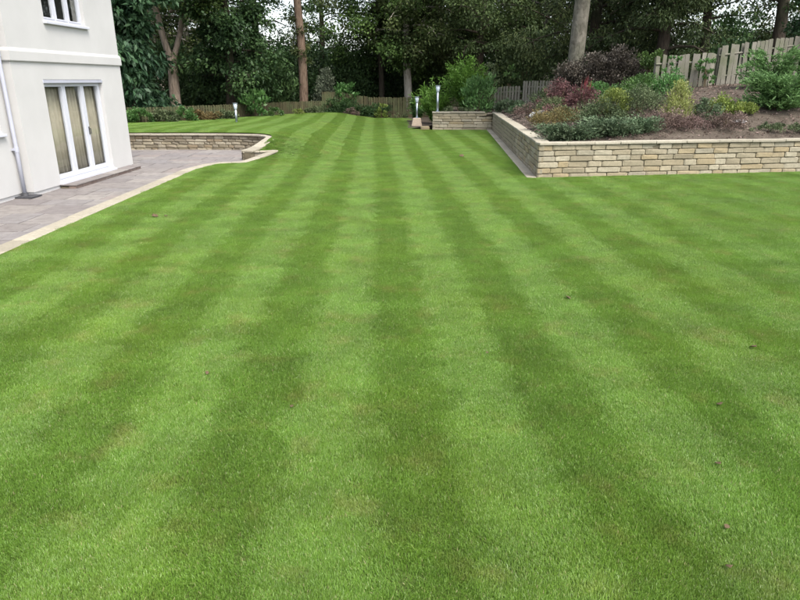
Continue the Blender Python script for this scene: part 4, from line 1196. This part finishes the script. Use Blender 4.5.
def rock(name, label, loc, sc, mat, seed):
    bm = bmesh.new(); bmesh.ops.create_icosphere(bm, subdivisions=2, radius=1.0)
    r = random.Random(seed)
    for v in bm.verts:
        k = 0.82 + 0.3 * math.sin(v.co.x * 3 + seed) * math.cos(v.co.y * 2.6 + seed) + r.uniform(-0.06, 0.06)
        v.co = Vector((v.co.x * sc[0], v.co.y * sc[1], v.co.z * sc[2])) * k
    me = bpy.data.meshes.new(name); bm.to_mesh(me); bm.free()
    return tag(link(name, me, M[mat], loc=loc), label, 'rock')
rock('rock', 'grey rock lying in the bed behind the long side wall', (4.75, 21.9, fz(bank_z, 4.75, 21.9) + 0.08), (0.27, 0.22, 0.2), 'rock', 2)
rock('rock', 'small pale rock beside the grey rock', (4.62, 22.7, fz(bank_z, 4.62, 22.7) + 0.08), (0.16, 0.13, 0.13), 'white_stone', 5)
rock('rock', 'flat white stone on the bare soil below the feathery bush', (9.05, 17.45, fz(bank_z, 9.05, 17.45) + 0.03), (0.2, 0.12, 0.07), 'white_stone', 8)
def bark_chips():
    rng = np.random.default_rng(23)
    n = 9000
    x = rng.uniform(3.6, 14, n); y = rng.uniform(15.7, 30, n)
    k = (y > front_y(x) + 0.25) & (x > side_x(y) + 0.25)
    x, y = x[k], y[k]; n = len(x)
    Pp = np.stack([x, y, bank_z(x, y) + 0.012], 1)
    d = rng.normal(0, 1, (n, 3)); d[:, 2] = np.abs(d[:, 2]) * 0.3; d /= np.linalg.norm(d, axis=1, keepdims=True)
    V, F = leaf_quads(Pp, d, rng.uniform(0.03, 0.11, n), rng.uniform(0.02, 0.05, n), rng)
    tag(link('bark_mulch', np_mesh('bark_mulch', V, F, rng.random(n)), M['lf_heather']), 'scattered bark chippings on the soil of the bank', 'mulch', kind='stuff')
bark_chips()

# ------------------------------------------------------------------ grass
def stripe_rot(x, y, rng):
    """the mower laid the blades towards or away along its runs; an older cut runs across"""
    s = x + 0.040 * y + 0.02 + 0.03 * np.sin(y * 0.31) + rng.normal(0, 0.02, x.shape)
    along = np.where(np.floor(s / 0.56) % 2 == 0, -1.0, 1.0)
    c = y - 0.10 * x + 0.03 * np.sin(x * 0.5) + rng.normal(0, 0.03, x.shape)
    across = np.where(np.floor(c / 0.60) % 2 == 0, -1.0, 1.0)
    wa = 1.0 - 0.62 * ss(2.2, 5.5, x - 0.05 * y)          # to the right the crosswise cut shows more
    dx = -0.04 * along + (0.62 + 0.5 * ss(2.2, 5.5, x)) * across
    dy = along * wa
    return np.arctan2(-dx, dy) + rng.normal(0, 0.3, x.shape), along, across

def tuft(seed, n, rad, hmin, hmax, wmin, wmax, lean):
    rng = np.random.default_rng(seed)
    a = rng.uniform(0, math.tau, n); q = np.sqrt(rng.random(n)) * rad
    px, py = np.cos(a) * q, np.sin(a) * q
    h = rng.uniform(hmin, hmax, n) * (0.75 + 0.25 * rng.random(n)); w = rng.uniform(wmin, wmax, n)
    th = rng.normal(0, 0.8, n)                       # heading about +Y
    wild = rng.random(n) < 0.28
    th = np.where(wild, rng.uniform(0, math.tau, n), th)
    tl = np.clip(rng.normal(lean, 0.3, n), 0.0, 1.4)
    hx, hy = -np.sin(th), np.cos(th)
    tw = th + rng.normal(0, 0.5, n)
    sx, sy = np.cos(tw), np.sin(tw)
    def at(f, k):
        ang = tl * (0.5 + 0.8 * f)
        return np.stack([px + hx * np.sin(ang) * h * f, py + hy * np.sin(ang) * h * f, np.cos(ang) * h * f - 0.003], 1) + np.stack([sx * w * 0.5 * k, sy * w * 0.5 * k, 0 * w], 1)
    V = np.stack([at(0, -1), at(0, 1), at(0.55, 0.9), at(0.55, -0.9), at(1.0, 0.25), at(1.0, -0.25)], 1).reshape(-1, 3)
    b = np.arange(n)[:, None] * 6
    F = np.concatenate([b + np.array([[0, 1, 2, 3]]), b + np.array([[3, 2, 4, 5]])], 0)
    v = np.clip(rng.beta(2, 2.4, n) * 0.9 + np.where(rng.random(n) < 0.08, 0.35, 0), 0, 1)
    me = np_mesh('grass_tuft', V, F, np.concatenate([v, v]))
    me.materials.append(M['grass'])
    return me

def make_grass():
    rng = np.random.default_rng(99)
    coll = bpy.data.collections.new('grass_tufts')
    NV = 8
    for i in range(NV):
        o = bpy.data.objects.new('grass_tuft_%02d' % i, tuft(200 + i, 1400, 0.115, 0.017, 0.034, 0.0018, 0.0036, 0.30))
        coll.objects.link(o)
    st = 0.122
    gx, gy = np.meshgrid(np.arange(-17, 17, st), np.arange(0.6, 42, st))
    gx = gx.ravel() + rng.uniform(-st * .36, st * .36, gx.size); gy = gy.ravel() + rng.uniform(-st * .36, st * .36, gy.size)
    k = inside(lawn_poly, gx, gy) & (edge_dist(lawn_poly, gx, gy) > 0.10) & (np.abs(gx) < gy * 0.80 + 2.0)
    x, y = gx[k], gy[k]
    sc = rng.uniform(0.9, 1.15, len(x))
    # a line of small tufts close to the edges keeps the border full and straight
    ex, ey = [], []
    nP = len(lawn_poly)
    for i in range(nP):
        (x1, y1), (x2, y2) = lawn_poly[i], lawn_poly[(i + 1) % nP]
        ln = math.hypot(x2 - x1, y2 - y1); m_ = max(1, int(ln / 0.045))
        t = (np.arange(m_) + 0.5) / m_
        for off in (0.045, 0.09):
            for sg in (1, -1):
                ex.append(x1 + (x2 - x1) * t - sg * (y2 - y1) / ln * off); ey.append(y1 + (y2 - y1) * t + sg * (x2 - x1) / ln * off)
    ex, ey = np.concatenate(ex), np.concatenate(ey)
    k = inside(lawn_poly, ex, ey) & (np.abs(ex) < ey * 0.80 + 2.0) & (ey > 0.6)
    ex, ey = ex[k], ey[k]
    x, y = np.concatenate([x, ex]), np.concatenate([y, ey]); sc = np.concatenate([sc, rng.uniform(0.45, 0.6, len(ex))])
    rot, al, ac = stripe_rot(x, y, rng)
    n = len(x)
    me = bpy.data.meshes.new('lawn_grass')
    me.vertices.add(n)
    me.vertices.foreach_set('co', np.stack([x, y, lawn_z(x, y)], 1).astype(np.float32).ravel())
    a = me.attributes.new('rot', 'FLOAT_VECTOR', 'POINT'); a.data.foreach_set('vector', np.stack([0 * x, 0 * x, rot], 1).astype(np.float32).ravel())
    a = me.attributes.new('vid', 'INT', 'POINT'); a.data.foreach_set('value', rng.integers(0, NV, n).astype(np.int32))
    a = me.attributes.new('scl', 'FLOAT', 'POINT'); a.data.foreach_set('value', sc.astype(np.float32))
    o = link('lawn_grass', me, M['grass'])
    tag(o, 'short striped mown grass covering the lawn', 'grass', kind='stuff')
    ng = bpy.data.node_groups.new('scatter_grass', 'GeometryNodeTree')
    ng.interface.new_socket('Geometry', in_out='INPUT', socket_type='NodeSocketGeometry')
    ng.interface.new_socket('Geometry', in_out='OUTPUT', socket_type='NodeSocketGeometry')
    gi = ng.nodes.new('NodeGroupInput'); go = ng.nodes.new('NodeGroupOutput')
    ip = ng.nodes.new('GeometryNodeInstanceOnPoints')
    ci = ng.nodes.new('GeometryNodeCollectionInfo'); ci.inputs['Collection'].default_value = coll
    ci.inputs['Separate Children'].default_value = True; ci.inputs['Reset Children'].default_value = True
    def attr(name, t):
        nd = ng.nodes.new('GeometryNodeInputNamedAttribute'); nd.data_type = t; nd.inputs['Name'].default_value = name; return nd.outputs['Attribute']
    er = ng.nodes.new('FunctionNodeEulerToRotation')
    ng.links.new(attr('rot', 'FLOAT_VECTOR'), er.inputs[0])
    ng.links.new(gi.outputs[0], ip.inputs['Points']); ng.links.new(ci.outputs[0], ip.inputs['Instance'])
    ip.inputs['Pick Instance'].default_value = True
    ng.links.new(attr('vid', 'INT'), ip.inputs['Instance Index'])
    ng.links.new(er.outputs[0], ip.inputs['Rotation'])
    ng.links.new(attr('scl', 'FLOAT'), ip.inputs['Scale'])
    ng.links.new(ip.outputs[0], go.inputs[0])
    md = o.modifiers.new('scatter', 'NODES'); md.node_group = ng
make_grass()

# ------------------------------------------------------------------ fallen leaves on the lawn
def dead_leaf(x, y, size, seed, label):
    r = random.Random(seed)
    V, F = [], []
    n = 6
    for i in range(n + 1):
        t = i / n; w = math.sin(math.pi * min(1, t * 0.95 + 0.03)) ** 0.8 * 0.42 * (1 + 0.25 * math.sin(i * 2.4 + seed))
        for k in (-1, 0, 1):
            V.append(((t - 0.5) * size, k * w * size, 0.25 * size * (t - 0.5) ** 2 + abs(k) * 0.22 * size * w * 2 + r.uniform(0, 0.05) * size))
    for i in range(n):
        for k in range(2):
            b = i * 3 + k; F.append((b, b + 3, b + 4, b + 1))
    me = np_mesh('fallen_leaf', np.array(V), np.array(F), smooth=True)
    o = link('fallen_leaf', me, M['dead_leaf'], loc=(x, y, float(lawn_z(x, y)) + 0.03), rot=(r.uniform(-.4, .4), r.uniform(-.4, .4), r.uniform(0, 6)))
    o.modifiers.new('thickness', 'SOLIDIFY').thickness = 0.002
    return tag(o, label, 'leaf', 'fallen leaves on the lawn')
for i, (x, y, s, lb) in enumerate([
    (1.81, 6.46, 0.10, 'curled brown leaf on the lawn midway between camera and bed wall'),
    (2.32, 4.08, 0.07, 'brown leaf right of the middle of the lawn, above the pale straw'),
    (1.95, 3.33, 0.055, 'small pale dead leaf on edge in the right foreground'),
    (1.59, 2.46, 0.05, 'brown leaf nearest the bottom right corner of the lawn'),
    (1.72, 2.75, 0.045, 'small reddish leaf just above the bottom right one'),
    (3.11, 5.12, 0.085, 'brown leaf at the right side of the lawn'),
    (-4.23, 10.77, 0.16, 'large brown leaf on the lawn near the terrace edging'),
    (-4.05, 10.8, 0.10, 'small brown leaf touching the one near the terrace edging'),
    (-0.78, 4.05, 0.045, 'tiny dark leaf on the left light stripe'),
    (-1.55, 4.6, 0.05, 'tiny pale leaf on the left of the lawn'),
    (0.75, 5.0, 0.04, 'tiny brown leaf on the light stripe right of centre'),
    (1.9, 19.9, 0.22, 'brown leaf scrap on the lawn beside the long side wall')]):
    dead_leaf(x, y, s * 0.72, 300 + i, lb)
